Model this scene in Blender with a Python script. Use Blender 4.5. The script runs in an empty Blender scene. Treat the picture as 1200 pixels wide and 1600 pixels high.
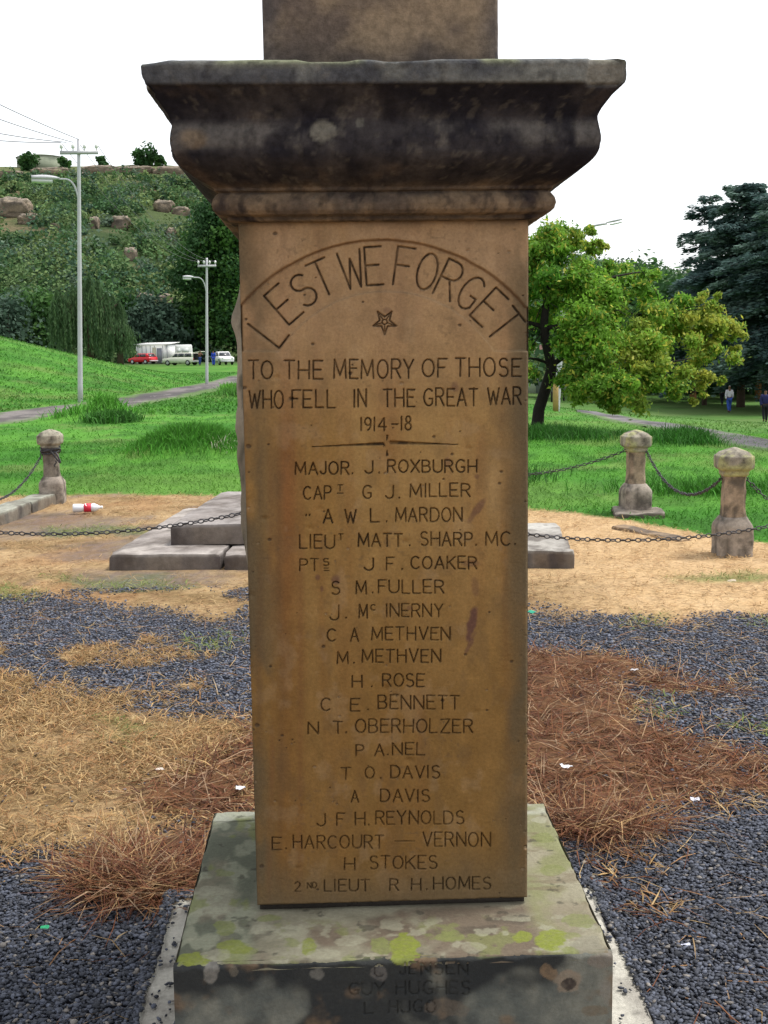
import bpy, bmesh, math
import numpy as np
from mathutils import Matrix, Vector

S = bpy.context.scene
COL = S.collection
rng = np.random.default_rng(7)

# ------------------------------------------------------------------ camera
FPX = 1900.0
def _n(v):
    v = np.array(v, float)
    return v / np.linalg.norm(v)
_Y = _n([(527 - 600) / FPX, -(554 - 800) / FPX, -1])
_U = _n([-(796 - 600), 14700, FPX])
_U = _n(_U - _Y * (_U @ _Y))
_X = np.cross(_Y, _U)
ROT = np.stack([_X, _Y, _U])
CAM = np.array([0, 0, 1.6])
cam_data = bpy.data.cameras.new("camera")
cam = bpy.data.objects.new("camera", cam_data)
COL.objects.link(cam)
cam_data.sensor_fit = 'VERTICAL'
cam_data.sensor_height = 36.0
cam_data.sensor_width = 36.0
cam_data.lens = 36.0 * FPX / 1600.0
cam_data.clip_start = 0.05
cam_data.clip_end = 3000.0
cam.matrix_world = Matrix([list(ROT[0]) + [CAM[0]], list(ROT[1]) + [CAM[1]], list(ROT[2]) + [CAM[2]], [0, 0, 0, 1]])
S.camera = cam

# ------------------------------------------------------------------ sky, sun, exposure
SUN_EL, SUN_AZ = math.radians(66), math.radians(75)      # azimuth measured from +Y towards +X
world = bpy.data.worlds.new("World")
S.world = world
world.use_nodes = True
wn = world.node_tree
bg = wn.nodes["Background"]
sky = wn.nodes.new("ShaderNodeTexSky")
sky.sky_type = 'NISHITA'
sky.sun_disc = False
sky.sun_elevation = SUN_EL
sky.sun_rotation = SUN_AZ
sky.air_density = 1.0
sky.dust_density = 2.0
sky.ozone_density = 1.0
hs = wn.nodes.new("ShaderNodeHueSaturation")
hs.inputs["Saturation"].default_value = 0.18
wn.links.new(sky.outputs[0], hs.inputs["Color"])
wn.links.new(hs.outputs[0], bg.inputs["Color"])
bg.inputs["Strength"].default_value = 0.15
sun_data = bpy.data.lights.new("sun", 'SUN')
sun = bpy.data.objects.new("sun", sun_data)
COL.objects.link(sun)
sun_data.energy = 1.5
sun_data.angle = math.radians(12)
sun_data.color = (1.0, 0.96, 0.9)
_sd = Vector((math.sin(SUN_AZ) * math.cos(SUN_EL), math.cos(SUN_AZ) * math.cos(SUN_EL), math.sin(SUN_EL)))
sun.rotation_euler = _sd.to_track_quat('Z', 'Y').to_euler()
S.view_settings.view_transform = 'Standard'
S.view_settings.look = 'None'
S.view_settings.gamma = 1.0
S.view_settings.use_curve_mapping = False
S.view_settings.exposure = 1.0

# ------------------------------------------------------------------ photo-pixel helpers (used once, to measure where things stand)
def ray(x, y):
    x = np.asarray(x, float); y = np.asarray(y, float)
    d = np.stack([(x - 600) / FPX, -(y - 800) / FPX, -np.ones_like(x)], -1)
    return d @ ROT.T
def atz(x, y, z=0.0):
    d = ray(x, y)
    return CAM + d * ((z - 1.6) / d[..., 2])[..., None]
def aty(x, y, Y):
    d = ray(x, y)
    return CAM + d * (Y / d[..., 1])[..., None]
def proj(P):
    c = (np.asarray(P, float) - CAM) @ ROT
    return 600 + FPX * c[..., 0] / -c[..., 2], 800 - FPX * c[..., 1] / -c[..., 2]

# ------------------------------------------------------------------ noise
def _hash(ix, iy, s):
    v = np.sin(ix * 127.1 + iy * 311.7 + s * 74.7) * 43758.5453
    return v - np.floor(v)
def vn(x, y, s=0):
    x = np.asarray(x, float); y = np.asarray(y, float)
    ix, iy = np.floor(x), np.floor(y)
    fx, fy = x - ix, y - iy
    fx = fx * fx * (3 - 2 * fx); fy = fy * fy * (3 - 2 * fy)
    a, b = _hash(ix, iy, s), _hash(ix + 1, iy, s)
    c, d = _hash(ix, iy + 1, s), _hash(ix + 1, iy + 1, s)
    return a + (b - a) * fx + (c - a) * fy + (a - b - c + d) * fx * fy
def fbm(x, y, s=0, o=4):
    r, a, t = 0, 1.0, 0
    for k in range(o):
        r = r + a * vn(x * 2 ** k + 13.7 * k, y * 2 ** k - 7.3 * k, s + k)
        t += a; a *= 0.5
    return r / t
def sst(a, b, x):
    t = np.clip((np.asarray(x, float) - a) / (b - a), 0, 1)
    return t * t * (3 - 2 * t)
def mix(c, d, f):
    f = np.asarray(f)[..., None]
    return np.asarray(c) * (1 - f) + np.asarray(d) * f

# ------------------------------------------------------------------ objects
def origin(o):
    p = np.zeros(3)
    while o is not None:
        p = p + np.array(o.location); o = o.parent
    return p
def tag(o, label=None, cat=None, group=None, kind=None):
    if label: o["label"] = label
    if cat: o["category"] = cat
    if group: o["group"] = group
    if kind: o["kind"] = kind
    return o
def thing(name, label, cat, loc=(0, 0, 0), rz=0.0, group=None):
    o = bpy.data.objects.new(name, None)
    o.empty_display_size = 0.2
    COL.objects.link(o)
    o.location = loc
    o.rotation_euler = (0, 0, rz)
    return tag(o, label, cat, group)
def build(name, V, F, mat, parent=None, col=None, smooth=False, local=False):
    """one mesh object; V world coordinates (or local ones), F list of int arrays (n,3)/(n,4)"""
    V = np.asarray(V, float).reshape(-1, 3)
    if parent is not None and not local:
        V = V - origin(parent)
    if not isinstance(F, (list, tuple)): F = [F]
    F = [np.asarray(f, np.int32) for f in F if len(f)]
    me = bpy.data.meshes.new(name)
    me.vertices.add(len(V))
    me.vertices.foreach_set("co", V.astype(np.float32).ravel())
    idx = np.concatenate([f.ravel() for f in F])
    tot = np.concatenate([np.full(len(f), f.shape[1], np.int32) for f in F])
    st = np.concatenate([[0], np.cumsum(tot)[:-1]]).astype(np.int32)
    me.loops.add(len(idx))
    me.loops.foreach_set("vertex_index", idx)
    me.polygons.add(len(tot))
    me.polygons.foreach_set("loop_start", st)
    if smooth: me.polygons.foreach_set("use_smooth", np.ones(len(tot), bool))
    if col is not None:
        a = me.color_attributes.new("Col", 'FLOAT_COLOR', 'POINT')
        c = np.ones((len(V), 4), np.float32); c[:, :3] = col
        a.data.foreach_set("color", c.ravel())
    me.update(calc_edges=True)
    me.validate()
    if mat: me.materials.append(mat)
    o = bpy.data.objects.new(name, me)
    COL.objects.link(o)
    if parent is not None: o.parent = parent
    return o
def dup(root, loc, rz=0.0, label=None, scale=None):
    r = root.copy(); COL.objects.link(r)
    r.location = loc; r.rotation_euler = (0, 0, rz)
    if scale: r.scale = (scale,) * 3
    if label: r["label"] = label
    for ch in list(root.children):
        c = ch.copy(); COL.objects.link(c); c.parent = r
        for g in ch.children:
            d = g.copy(); COL.objects.link(d); d.parent = c
    return r

class MB:
    """collects shapes into one mesh"""
    def __init__(s): s.V, s.Q, s.T, s.C, s.n = [], [], [], [], 0
    def add(s, V, Q=(), T=(), c=(1, 1, 1)):
        V = np.asarray(V, float).reshape(-1, 3)
        if len(Q): s.Q.append(np.asarray(Q, int).reshape(-1, 4) + s.n)
        if len(T): s.T.append(np.asarray(T, int).reshape(-1, 3) + s.n)
        s.V.append(V)
        s.C.append(np.broadcast_to(np.asarray(c, float), V.shape) if np.ndim(c) < 2 else c)
        s.n += len(V)
        return s
    def box(s, lo, hi, c=(1, 1, 1), rz=0.0, ctr=None):
        x0, y0, z0 = lo; x1, y1, z1 = hi
        V = np.array([[x0, y0, z0], [x1, y0, z0], [x1, y1, z0], [x0, y1, z0], [x0, y0, z1], [x1, y0, z1], [x1, y1, z1], [x0, y1, z1]], float)
        if rz:
            o = V.mean(0) if ctr is None else np.array(ctr)
            a = np.array([[math.cos(rz), -math.sin(rz), 0], [math.sin(rz), math.cos(rz), 0], [0, 0, 1]])
            V = (V - o) @ a.T + o
        return s.add(V, [[0, 3, 2, 1], [4, 5, 6, 7], [0, 1, 5, 4], [1, 2, 6, 5], [2, 3, 7, 6], [3, 0, 4, 7]], c=c)
    def loft(s, rings, c=(1, 1, 1), cap=True):
        """rings: list of (k,3) closed loops"""
        k = len(rings[0]); V = np.concatenate(rings)
        i = np.arange(k); j = (i + 1) % k
        Q = np.concatenate([np.stack([i + r * k, j + r * k, j + (r + 1) * k, i + (r + 1) * k], 1) for r in range(len(rings) - 1)])
        T = []
        if cap:
            n = len(V)
            V = np.concatenate([V, [rings[0].mean(0)], [rings[-1].mean(0)]])
            T = np.concatenate([np.stack([j, i, np.full(k, n)], 1), np.stack([i, j, np.full(k, n + 1)], 1) + np.array([(len(rings) - 1) * k] * 2 + [0])])
        return s.add(V, Q, T, c)
    def tube(s, pts, r, k=8, c=(1, 1, 1)):
        pts = np.asarray(pts, float); r = np.broadcast_to(r, len(pts))
        rings = []
        t = np.gradient(pts, axis=0); t /= np.linalg.norm(t, axis=1)[:, None] + 1e-12
        up = np.array([0, 0, 1.0]) if abs(t[0][2]) < 0.9 else np.array([1.0, 0, 0])
        u = np.cross(up, t[0]); u /= np.linalg.norm(u)
        for p, tt, rr in zip(pts, t, r):
            u = u - tt * (u @ tt); u /= np.linalg.norm(u)
            v = np.cross(tt, u)
            a = np.arange(k) * 2 * math.pi / k
            rings.append(p + rr * (np.cos(a)[:, None] * u + np.sin(a)[:, None] * v))
        return s.loft(rings, c)
    def build(s, name, mat, parent=None, smooth=False, local=False):
        V = np.concatenate(s.V); C = np.concatenate(s.C)
        F = []
        if s.Q: F.append(np.concatenate(s.Q))
        if s.T: F.append(np.concatenate(s.T))
        return build(name, V, F, mat, parent, C, smooth, local)
def grid_faces(nu, nv):
    i = np.arange(nu * nv).reshape(nu, nv)
    return np.stack([i[:-1, :-1], i[1:, :-1], i[1:, 1:], i[:-1, 1:]], -1).reshape(-1, 4)

# ------------------------------------------------------------------ materials
def nd(nt, typ, props=None, **ins):
    n = nt.nodes.new(typ)
    for k, v in (props or {}).items(): setattr(n, k, v)
    for k, v in ins.items():
        key = int(k[1:]) if k[0] == '_' and k[1:].isdigit() else k.replace('_', ' ')
        s = n.inputs[key]
        if isinstance(v, bpy.types.NodeSocket): nt.links.new(v, s)
        else: s.default_value = v
    return n
def material(name, color=None, rough=0.85, grain=0.0, gscale=60.0, bump=0.0, bscale=80.0, bdist=0.01, metal=0.0, trans=0.0, spec=0.3, blotch=None):
    """vertex colour 'Col' (or a plain colour) x procedural grain, with a noise bump"""
    m = bpy.data.materials.new(name); m.use_nodes = True
    nt = m.node_tree; b = nt.nodes["Principled BSDF"]
    b.inputs["Roughness"].default_value = rough
    b.inputs["Metallic"].default_value = metal
    b.inputs["Specular IOR Level"].default_value = spec
    tc = nd(nt, "ShaderNodeTexCoord").outputs["Object"]
    if color is None:
        c = nd(nt, "ShaderNodeVertexColor", {"layer_name": "Col"}).outputs["Color"]
    else:
        c = nd(nt, "ShaderNodeRGB").outputs[0]; c.default_value = (*color, 1)
    if blotch:
        bc, bs, lo, hi = blotch
        nz = nd(nt, "ShaderNodeTexNoise", Vector=tc, Scale=bs, Detail=6.0, Roughness=0.65).outputs["Fac"]
        f = nd(nt, "ShaderNodeMapRange", _0=nz, _1=lo, _2=hi).outputs[0]
        c = nd(nt, "ShaderNodeMix", {"data_type": 'RGBA'}, _0=f, _6=c, _7=(*bc, 1)).outputs[2]
    if grain:
        nz = nd(nt, "ShaderNodeTexNoise", Vector=tc, Scale=gscale, Detail=8.0, Roughness=0.7).outputs["Fac"]
        f = nd(nt, "ShaderNodeMapRange", _0=nz, _1=0.3, _2=0.7, _3=1 - grain, _4=1 + grain).outputs[0]
        c = nd(nt, "ShaderNodeVectorMath", {"operation": 'SCALE'}, _0=c, Scale=f).outputs[0]
    nt.links.new(c, b.inputs["Base Color"])
    if bump:
        nz = nd(nt, "ShaderNodeTexNoise", Vector=tc, Scale=bscale, Detail=8.0, Roughness=0.7).outputs["Fac"]
        bp = nd(nt, "ShaderNodeBump", Strength=bump, Distance=bdist, Height=nz).outputs[0]
        nt.links.new(bp, b.inputs["Normal"])
    if trans:
        t = nd(nt, "ShaderNodeBsdfTranslucent", Color=c)
        mx = nd(nt, "ShaderNodeMixShader", _0=trans, _1=b.outputs[0], _2=t.outputs[0])
        nt.links.new(mx.outputs[0], nt.nodes["Material Output"].inputs["Surface"])
    return m
M_SAND = material("sandstone", rough=0.9, grain=0.18, gscale=140, bump=0.5, bscale=220, bdist=0.003, spec=0.2)
M_DARKSTONE = material("weathered_sandstone", rough=0.92, grain=0.38, gscale=55, bump=0.6, bscale=120, bdist=0.006, spec=0.15)
M_PLINTH = material("lichen_stone", rough=0.93, grain=0.16, gscale=90, bump=0.55, bscale=130, bdist=0.005, spec=0.15)
M_CONC = material("rough_mortar", rough=0.95, grain=0.2, gscale=60, bump=0.7, bscale=70, bdist=0.01, spec=0.15)
M_POST = material("post_stone", rough=0.92, grain=0.3, gscale=25, bump=0.7, bscale=60, bdist=0.01, spec=0.15, blotch=((0.07, 0.065, 0.055), 7.0, 0.5, 0.72))
M_SLAB = material("slab_stone", rough=0.9, grain=0.25, gscale=16, bump=0.5, bscale=40, bdist=0.01, spec=0.2, blotch=((0.10, 0.08, 0.065), 3.0, 0.5, 0.75))
M_GROUND = material("earth", rough=0.97, grain=0.28, gscale=30, bump=0.6, bscale=45, bdist=0.02, spec=0.1)
M_PEBBLE = material("pebbles", rough=0.72, grain=0.15, gscale=60, spec=0.35)
M_BLADE = material("blades", rough=0.75, trans=0.25, spec=0.2)
M_LEAF = material("leaves", rough=0.6, trans=0.45, spec=0.2)
M_BUSH = material("bush_leaves", rough=0.7, trans=0.3, spec=0.15)
M_BARK = material("bark", rough=0.95, grain=0.3, gscale=12, bump=0.8, bscale=20, bdist=0.03, spec=0.1)
M_ROCK = material("rock", rough=0.95, grain=0.3, gscale=0.8, bump=0.8, bscale=1.5, bdist=0.4, spec=0.1)
M_ROAD = material("worn_asphalt", rough=0.9, grain=0.45, gscale=3.5, bump=0.4, bscale=9, bdist=0.02, spec=0.25)
M_POLE = material("galvanised_pole", color=(0.50, 0.50, 0.52), rough=0.6, grain=0.08, gscale=4, metal=0.2)
M_WIRE = material("wire", color=(0.12, 0.12, 0.13), rough=0.6)
M_CHAIN = material("chain_iron", color=(0.06, 0.058, 0.062), rough=0.55, grain=0.5, gscale=60, metal=0.4)
M_WHITE = material("white_paint", color=(0.78, 0.78, 0.76), rough=0.4, grain=0.04, gscale=3)
M_RED = material("red_paint", color=(0.55, 0.03, 0.04), rough=0.3)
M_GLASS = material("dark_glass", color=(0.03, 0.035, 0.04), rough=0.1, spec=0.6)
M_TYRE = material("tyre", color=(0.02, 0.02, 0.02), rough=0.9)
M_PLAIN = material("dyed", rough=0.85, grain=0.1, gscale=20)
M_PLASTIC = material("clear_plastic", color=(0.75, 0.77, 0.8), rough=0.2, spec=0.6)

# ------------------------------------------------------------------ terrain height
def terrain(X, Y):
    X = np.asarray(X, float); Y = np.asarray(Y, float)
    r = -0.050 * sst(0, 20, X) * np.maximum(0, np.minimum(Y, 66) - 18)
    r = r * (1 - 0.6 * sst(100, 220, Y))
    m = np.maximum(0, -X - 8.3); m = 0.275 * (np.sqrt(m * m + 1.5) - 1.22)
    m = np.minimum(m, 9) * sst(34, 72, Y) * (1 - sst(72, 106, Y))
    b = 0.009 * np.maximum(0, Y - 82) * (1 - sst(-10, 20, X))
    bumps = 0.10 * (fbm(X * 0.25, Y * 0.25, 3, 3) - 0.5) * sst(14, 22, Y)
    bumps = bumps + 0.30 * np.exp(-((X + 2.75) / 0.62) ** 2 - ((Y - 20.6) / 1.0) ** 2)
    bumps = bumps + 0.16 * np.exp(-((X + 2.1) / 0.5) ** 2 - ((Y - 20.9) / 0.8) ** 2)
    bumps = bumps + 0.40 * np.exp(-((X + 6.7) / 0.9) ** 2 - ((Y - 33.4) / 1.4) ** 2)
    bumps = bumps + 0.10 * np.exp(-((X - 3.9) / 0.9) ** 2 - ((Y - 22.4) / 1.0) ** 2)
    bumps = bumps + 0.10 * np.exp(-((X - 6.3) / 1.0) ** 2 - ((Y - 22.4) / 1.2) ** 2)
    return r + m + b + bumps
def hill_h(X, Y):
    X = np.asarray(X, float); Y = np.asarray(Y, float)
    t = np.clip((Y - 175) / 205.0, 0, 1)
    R = 59.5 - 33 * np.clip((X + 50) / 135.0, 0, 1.6)
    z = R * t ** 0.95 + 2.6 * (fbm(X * 0.03, Y * 0.03, 11, 4) - 0.5) * sst(0, 0.15, t)
    z = z + 2.0 * (fbm(X * 0.012, Y * 0.0, 21, 3) - 0.5) * t
    return z + np.where(Y > 380, -(Y - 380) * 0.03, 0)
def ground_h(X, Y):
    h = terrain(X, Y)
    return np.maximum(h, hill_h(X, Y) - 0.5)
def hit(x, y, fn=terrain, t0=2.0, t1=460.0):
    d = ray(x, y); d = d / d[1]
    Ys = np.concatenate([np.arange(t0, 60, 0.1), np.arange(60, t1, 0.5)])
    P = CAM + d * Ys[:, None]
    below = np.nonzero(P[:, 2] < fn(P[:, 0], P[:, 1]))[0]
    k = below[0] if len(below) else len(Ys) - 1
    lo, hi = Ys[max(k - 1, 0)], Ys[k]
    for _ in range(20):
        mid = (lo + hi) / 2; p = CAM + d * mid
        if p[2] < float(fn(p[0], p[1])): hi = mid
        else: lo = mid
    return CAM + d * hi

# ================================================================== THE MEMORIAL
XC, SW, YS, SD = 0.108, 0.640, 2.73, 0.60       # shaft centre, width, front plane, depth
ZP = 0.30                                        # plinth top
PX0, PX1, PY0, PY1 = -0.377, 0.577, 2.485, 3.376
memorial = thing("war_memorial", "ochre sandstone war memorial pillar carved LEST WE FORGET above names of the fallen", "memorial", (XC, YS + 0.3, 0))

# ---- engraved letters: single-stroke glyphs in a unit box
def _arc(cx, cy, rx, ry, a0, a1, n=10):
    a = np.radians(np.linspace(a0, a1, n))
    return [(cx + rx * math.cos(t), cy + ry * math.sin(t)) for t in a]
_o = _arc(.5, .5, .5, .5, 90, 450, 20)
_c = _arc(.55, .5, .53, .5, 48, 312, 14)
GL = {
    'A': (.95, [[(0, 0), (.5, 1), (1, 0)], [(.2, .34), (.8, .34)]]),
    'B': (.85, [[(0, 0), (0, 1), (.55, 1)] + _arc(.55, .76, .38, .24, 90, -90, 7) + [(0, .52)], [(.5, .52)] + _arc(.55, .26, .45, .26, 90, -90, 8) + [(0, 0)]]),
    'C': (.95, [_c]),
    'D': (.95, [[(0, 0), (0, 1), (.4, 1)] + _arc(.42, .5, .58, .5, 90, -90, 10) + [(0, 0)]]),
    'E': (.78, [[(1, 1), (0, 1), (0, 0), (1, 0)], [(0, .52), (.8, .52)]]),
    'F': (.75, [[(1, 1), (0, 1), (0, 0)], [(0, .52), (.75, .52)]]),
    'G': (1.0, [_c + [(.93, .42), (.6, .42)]]),
    'H': (.95, [[(0, 0), (0, 1)], [(1, 0), (1, 1)], [(0, .5), (1, .5)]]),
    'I': (.12, [[(.5, 0), (.5, 1)]]),
    'J': (.6, [[(1, 1), (1, .28)] + _arc(.5, .28, .5, .28, 0, -165, 8)]),
    'K': (.88, [[(0, 0), (0, 1)], [(1, 1), (0, .4)], [(.32, .58), (1, 0)]]),
    'L': (.72, [[(0, 1), (0, 0), (1, 0)]]),
    'M': (1.15, [[(0, 0), (.06, 1), (.5, .15), (.94, 1), (1, 0)]]),
    'N': (.95, [[(0, 0), (0, 1), (1, 0), (1, 1)]]),
    'O': (1.0, [_o]),
    'P': (.82, [[(0, 0), (0, 1), (.55, 1)] + _arc(.55, .74, .45, .26, 90, -90, 8) + [(0, .48)]]),
    'R': (.86, [[(0, 0), (0, 1), (.55, 1)] + _arc(.55, .75, .42, .25, 90, -90, 8) + [(0, .5)], [(.5, .5), (1, 0)]]),
    'S': (.82, [_arc(.5, .755, .44, .245, 35, 270, 10) + _arc(.5, .265, .48, .265, 90, -145, 10)]),
    'T': (.85, [[(0, 1), (1, 1)], [(.5, 1), (.5, 0)]]),
    'U': (.95, [[(0, 1), (0, .3)] + _arc(.5, .3, .5, .3, 180, 360, 9) + [(1, 1)]]),
    'V': (.92, [[(0, 1), (.5, 0), (1, 1)]]),
    'W': (1.25, [[(0, 1), (.26, 0), (.5, .8), (.74, 0), (1, 1)]]),
    'X': (.9, [[(0, 0), (1, 1)], [(0, 1), (1, 0)]]),
    'Y': (.9, [[(0, 1), (.5, .48), (1, 1)], [(.5, .48), (.5, 0)]]),
    'Z': (.9, [[(0, 1), (1, 1), (0, 0), (1, 0)]]),
    '1': (.12, [[(.5, 0), (.5, 1)]]),
    '2': (.8, [_arc(.5, .72, .45, .28, 160, -40, 8) + [(0, 0), (1, 0)]]),
    '4': (.9, [[(.75, 0), (.75, 1), (0, .3), (1, .3)]]),
    '8': (.8, [_arc(.5, .76, .36, .24, -90, 270, 12), _arc(.5, .26, .46, .26, 90, 450, 12)]),
    '9': (.8, [_arc(.5, .7, .44, .3, 0, 360, 12) + _arc(.3, .6, .64, .6, 10, -75, 7)]),
    '-': (.6, [[(0, .45), (1, .45)]]),
    '.': (.1, [[(.5, 0), (.5, .05)]]),
    '"': (.4, [[(.1, 1), (0, .75)], [(.9, 1), (.8, .75)]]),
    '=': (.8, [[(0, .2), (1, .2)], [(0, .7), (1, .7)]]),
}
STROKES = []          # (polyline px, half width px, ink)
def word(s, x0, x1, yt, yb, hw=1.55, ink=0.8):
    hw *= .72
    """cap-height box in photograph pixels: top yt and foot yb at the left end; the lines climb a little to the right"""
    ws = [GL[ch][0] for ch in s]
    tot = sum(ws) + 0.34 * (len(s) - 1)
    k = (x1 - x0) / max(tot, .12) if len(s) > 1 or ws[0] > .2 else 1
    x = x0
    for ch, w in zip(s, ws):
        for pl in GL[ch][1]:
            p = np.array(pl, float)
            sk, sy = (rng.random() - .5) * .05, 1 + (rng.random() - .5) * .06
            p = np.stack([p[:, 0] + sk * p[:, 1], p[:, 1] * sy], 1)
            px = x + p[:, 0] * w * k
            jx, jy = (rng.random(2) - .5) * 0.8
            py = yb - p[:, 1] * (yb - yt)
            STROKES.append((np.stack([px + jx, py + jy], 1), hw, ink * (0.85 + 0.3 * rng.random())))
        x += (w + 0.34) * k
for args in (
    ("TO", 388, 426, 564, 592, 1.8, .9), ("THE", 444, 504, 564, 592, 1.8, .9), ("MEMORY", 522, 646, 562, 591, 1.8, .9), ("OF", 660, 698, 561, 589, 1.8, .9), ("THOSE", 712, 814, 560, 588, 1.8, .9),
    ("WHO", 389, 442, 611, 638, 1.8, .9), ("FELL", 456, 523, 610, 637, 1.8, .9), ("IN", 553, 572, 609, 636, 1.8, .9), ("THE", 599, 648, 608, 635, 1.8, .9), ("GREAT", 662, 746, 607, 634, 1.8, .9), ("WAR", 762, 814, 606, 632, 1.8, .9),
    ("1914", 563, 603, 653, 673, 1.7, .9), ("-", 612, 621, 652, 672), ("18", 627, 643, 651, 672, 1.7, .9),
    ("MAJOR", 461, 545, 722, 741, 1.7, .95), (".", 551, 553, 721, 740), ("J", 570, 582, 721, 740, 1.7, .95), (".", 592, 594, 720, 739), ("ROXBURGH", 606, 745, 719, 738, 1.7, .95),
    ("CAP", 474, 517, 760, 780), ("T", 528, 535, 758, 767, 1.1), ("-", 527, 536, 766, 775, 1.0), ("G", 567, 581, 759, 779), ("J", 602, 614, 759, 779), (".", 624, 626, 758, 778), ("MILLER", 641, 734, 756, 776),
    ('"', 478, 485, 804, 812), ("A", 505, 519, 797, 817, 1.8, 1), ("W", 539, 556, 796, 817, 1.8, 1), ("L", 579, 592, 796, 816, 1.8, 1), (".", 604, 606, 796, 815), ("MARDON", 618, 722, 794, 815),
    ("LIEU", 468, 523, 836, 857), ("T", 529, 536, 834, 844, 1.1), ("MATT", 560, 628, 834, 854, 1.7, .95), (".", 640, 642, 834, 853), ("SHARP", 657, 738, 832, 853), (".", 744, 746, 832, 852), ("MC", 759, 798, 831, 852), (".", 805, 807, 831, 851),
    ("PT", 468, 497, 873, 892, 1.4, .7), ("S", 505, 514, 873, 884, 1.1), ("=", 506, 513, 886, 893, 1.0), ("J", 569, 583, 872, 891, 1.7, .95), ("F", 604, 616, 871, 891), (".", 628, 630, 871, 890), ("COAKER", 642, 745, 870, 889, 1.6, .9),
    ("S", 518, 531, 909, 929), ("M", 556, 572, 908, 928), (".", 582, 584, 908, 927), ("FULLER", 591, 693, 907, 927),
    ("J", 515, 529, 946, 969), (".", 541, 543, 946, 966), ("M", 561, 574, 945, 966), ("C", 579, 586, 945, 954, 1.1), ("INERNY", 603, 692, 944, 964, 1.4, .7),
    ("C", 511, 525, 983, 1002), ("A", 548, 560, 982, 1002), ("METHVEN", 581, 703, 980, 1000, 1.5, .75),
    ("M", 527, 544, 1018, 1037), (".", 553, 555, 1017, 1036), ("METHVEN", 566, 688, 1015, 1035),
    ("H", 550, 566, 1056, 1074), (".", 581, 583, 1055, 1073), ("ROSE", 598, 663, 1053, 1073),
    ("C", 501, 516, 1092, 1111, 1.6, .9), ("E", 548, 562, 1091, 1111), (".", 575, 577, 1090, 1109), ("BENNETT", 591, 717, 1087, 1108),
    ("N", 481, 497, 1129, 1147), ("T", 521, 535, 1128, 1146), (".", 541, 543, 1127, 1145), ("OBERHOLZER", 556, 738, 1124, 1145),
    ("P", 556, 568, 1164, 1181, 1.5, .7), ("A", 586, 600, 1163, 1181), (".", 606, 608, 1163, 1180), ("NEL", 613, 663, 1161, 1180),
    ("T", 533, 547, 1200, 1218, 1.5, .8), ("O", 571, 585, 1199, 1217), (".", 595, 597, 1198, 1216), ("DAVIS", 611, 687, 1197, 1216),
    ("A", 549, 560, 1236, 1254), ("DAVIS", 595, 671, 1234, 1253),
    ("J", 495, 508, 1272, 1291), ("F", 526, 538, 1271, 1290), ("H", 555, 570, 1270, 1290), (".", 576, 578, 1270, 1289), ("REYNOLDS", 587, 725, 1268, 1288, 1.5, .65),
    ("E", 425, 439, 1309, 1328), (".", 447, 449, 1308, 1326), ("HARCOURT", 458, 599, 1306, 1326, 1.5, .65), ("-", 617, 647, 1304, 1324, 1.2, .5), ("VERNON", 661, 766, 1301, 1323, 1.5, .7),
    ("H", 538, 555, 1341, 1359, 1.5, .6), ("STOKES", 578, 683, 1338, 1358, 1.5, .65),
    ("2", 460, 469, 1378, 1393, 1.4, .5), ("ND", 480, 494, 1379, 1388, 1.0, .4), ("LIEUT", 507, 577, 1375, 1393, 1.5, .6), ("R", 609, 622, 1374, 1392), ("H", 643, 658, 1373, 1391), (".", 667, 669, 1373, 1390), ("HOMES", 678, 767, 1371, 1390, 1.5, .7),
): word(*args)
# LEST WE FORGET on its arch: each letter stands on a circle about (600,655)
ARC_C = np.array([600.0, 655.0])
for ch, cx, cy, w, h in (("L", 419, 515, 25, 62), ("E", 443, 475, 30, 60), ("S", 474, 453, 30, 52), ("T", 503, 434, 32, 56), ("W", 550, 421, 36, 58), ("E", 584, 415, 26, 60),
                         ("F", 632, 416, 28, 60), ("O", 668, 424, 30, 58), ("R", 703, 437, 30, 60), ("G", 736, 457, 30, 55), ("E", 765, 480, 27, 60), ("T", 789, 508, 32, 58)):
    d = np.array([cx, cy]) - ARC_C; d /= np.linalg.norm(d)
    r = np.array([-d[1], d[0]])
    if r[0] < 0: r = -r
    for pl in GL[ch][1]:
        p = np.array(pl, float)
        STROKES.append((np.array([cx, cy]) + np.outer((p[:, 0] - .5) * w, r) + np.outer((p[:, 1] - .5) * h, d), 1.7, 0.97))
# five-pointed star, point down, with a small ring
_st = [(601 + (19 if k % 2 == 0 else 8) * math.sin(math.radians(k * 36 + 180)), 503 - (20 if k % 2 == 0 else 8) * math.cos(math.radians(k * 36 + 180))) for k in range(11)]
STROKES.append((np.array(_st), 1.3, 0.8))
STROKES.append((np.array(_arc(601, 503, 4, 4, 0, 360, 12)), 1.0, 0.7))
for k in range(0, 10, 2):
    STROKES.append((np.array([[601 + 5 * (_st[k][0] - 601) / 20, 503 + 5 * (_st[k][1] - 503) / 20], _st[k]]), 0.8, 0.5))
# tapered bar ornament (variable width)
WEDGES = [((487, 698), (598, 693.5), .3, 2.6), ((716, 694.5), (611, 691.5), .3, 3.2), ((605, 681), (604.5, 688), 1.9, .5), ((605, 711), (604.5, 704), 1.9, .5), ((598, 693.5), (602, 697), 2.4, .3)]

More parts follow.
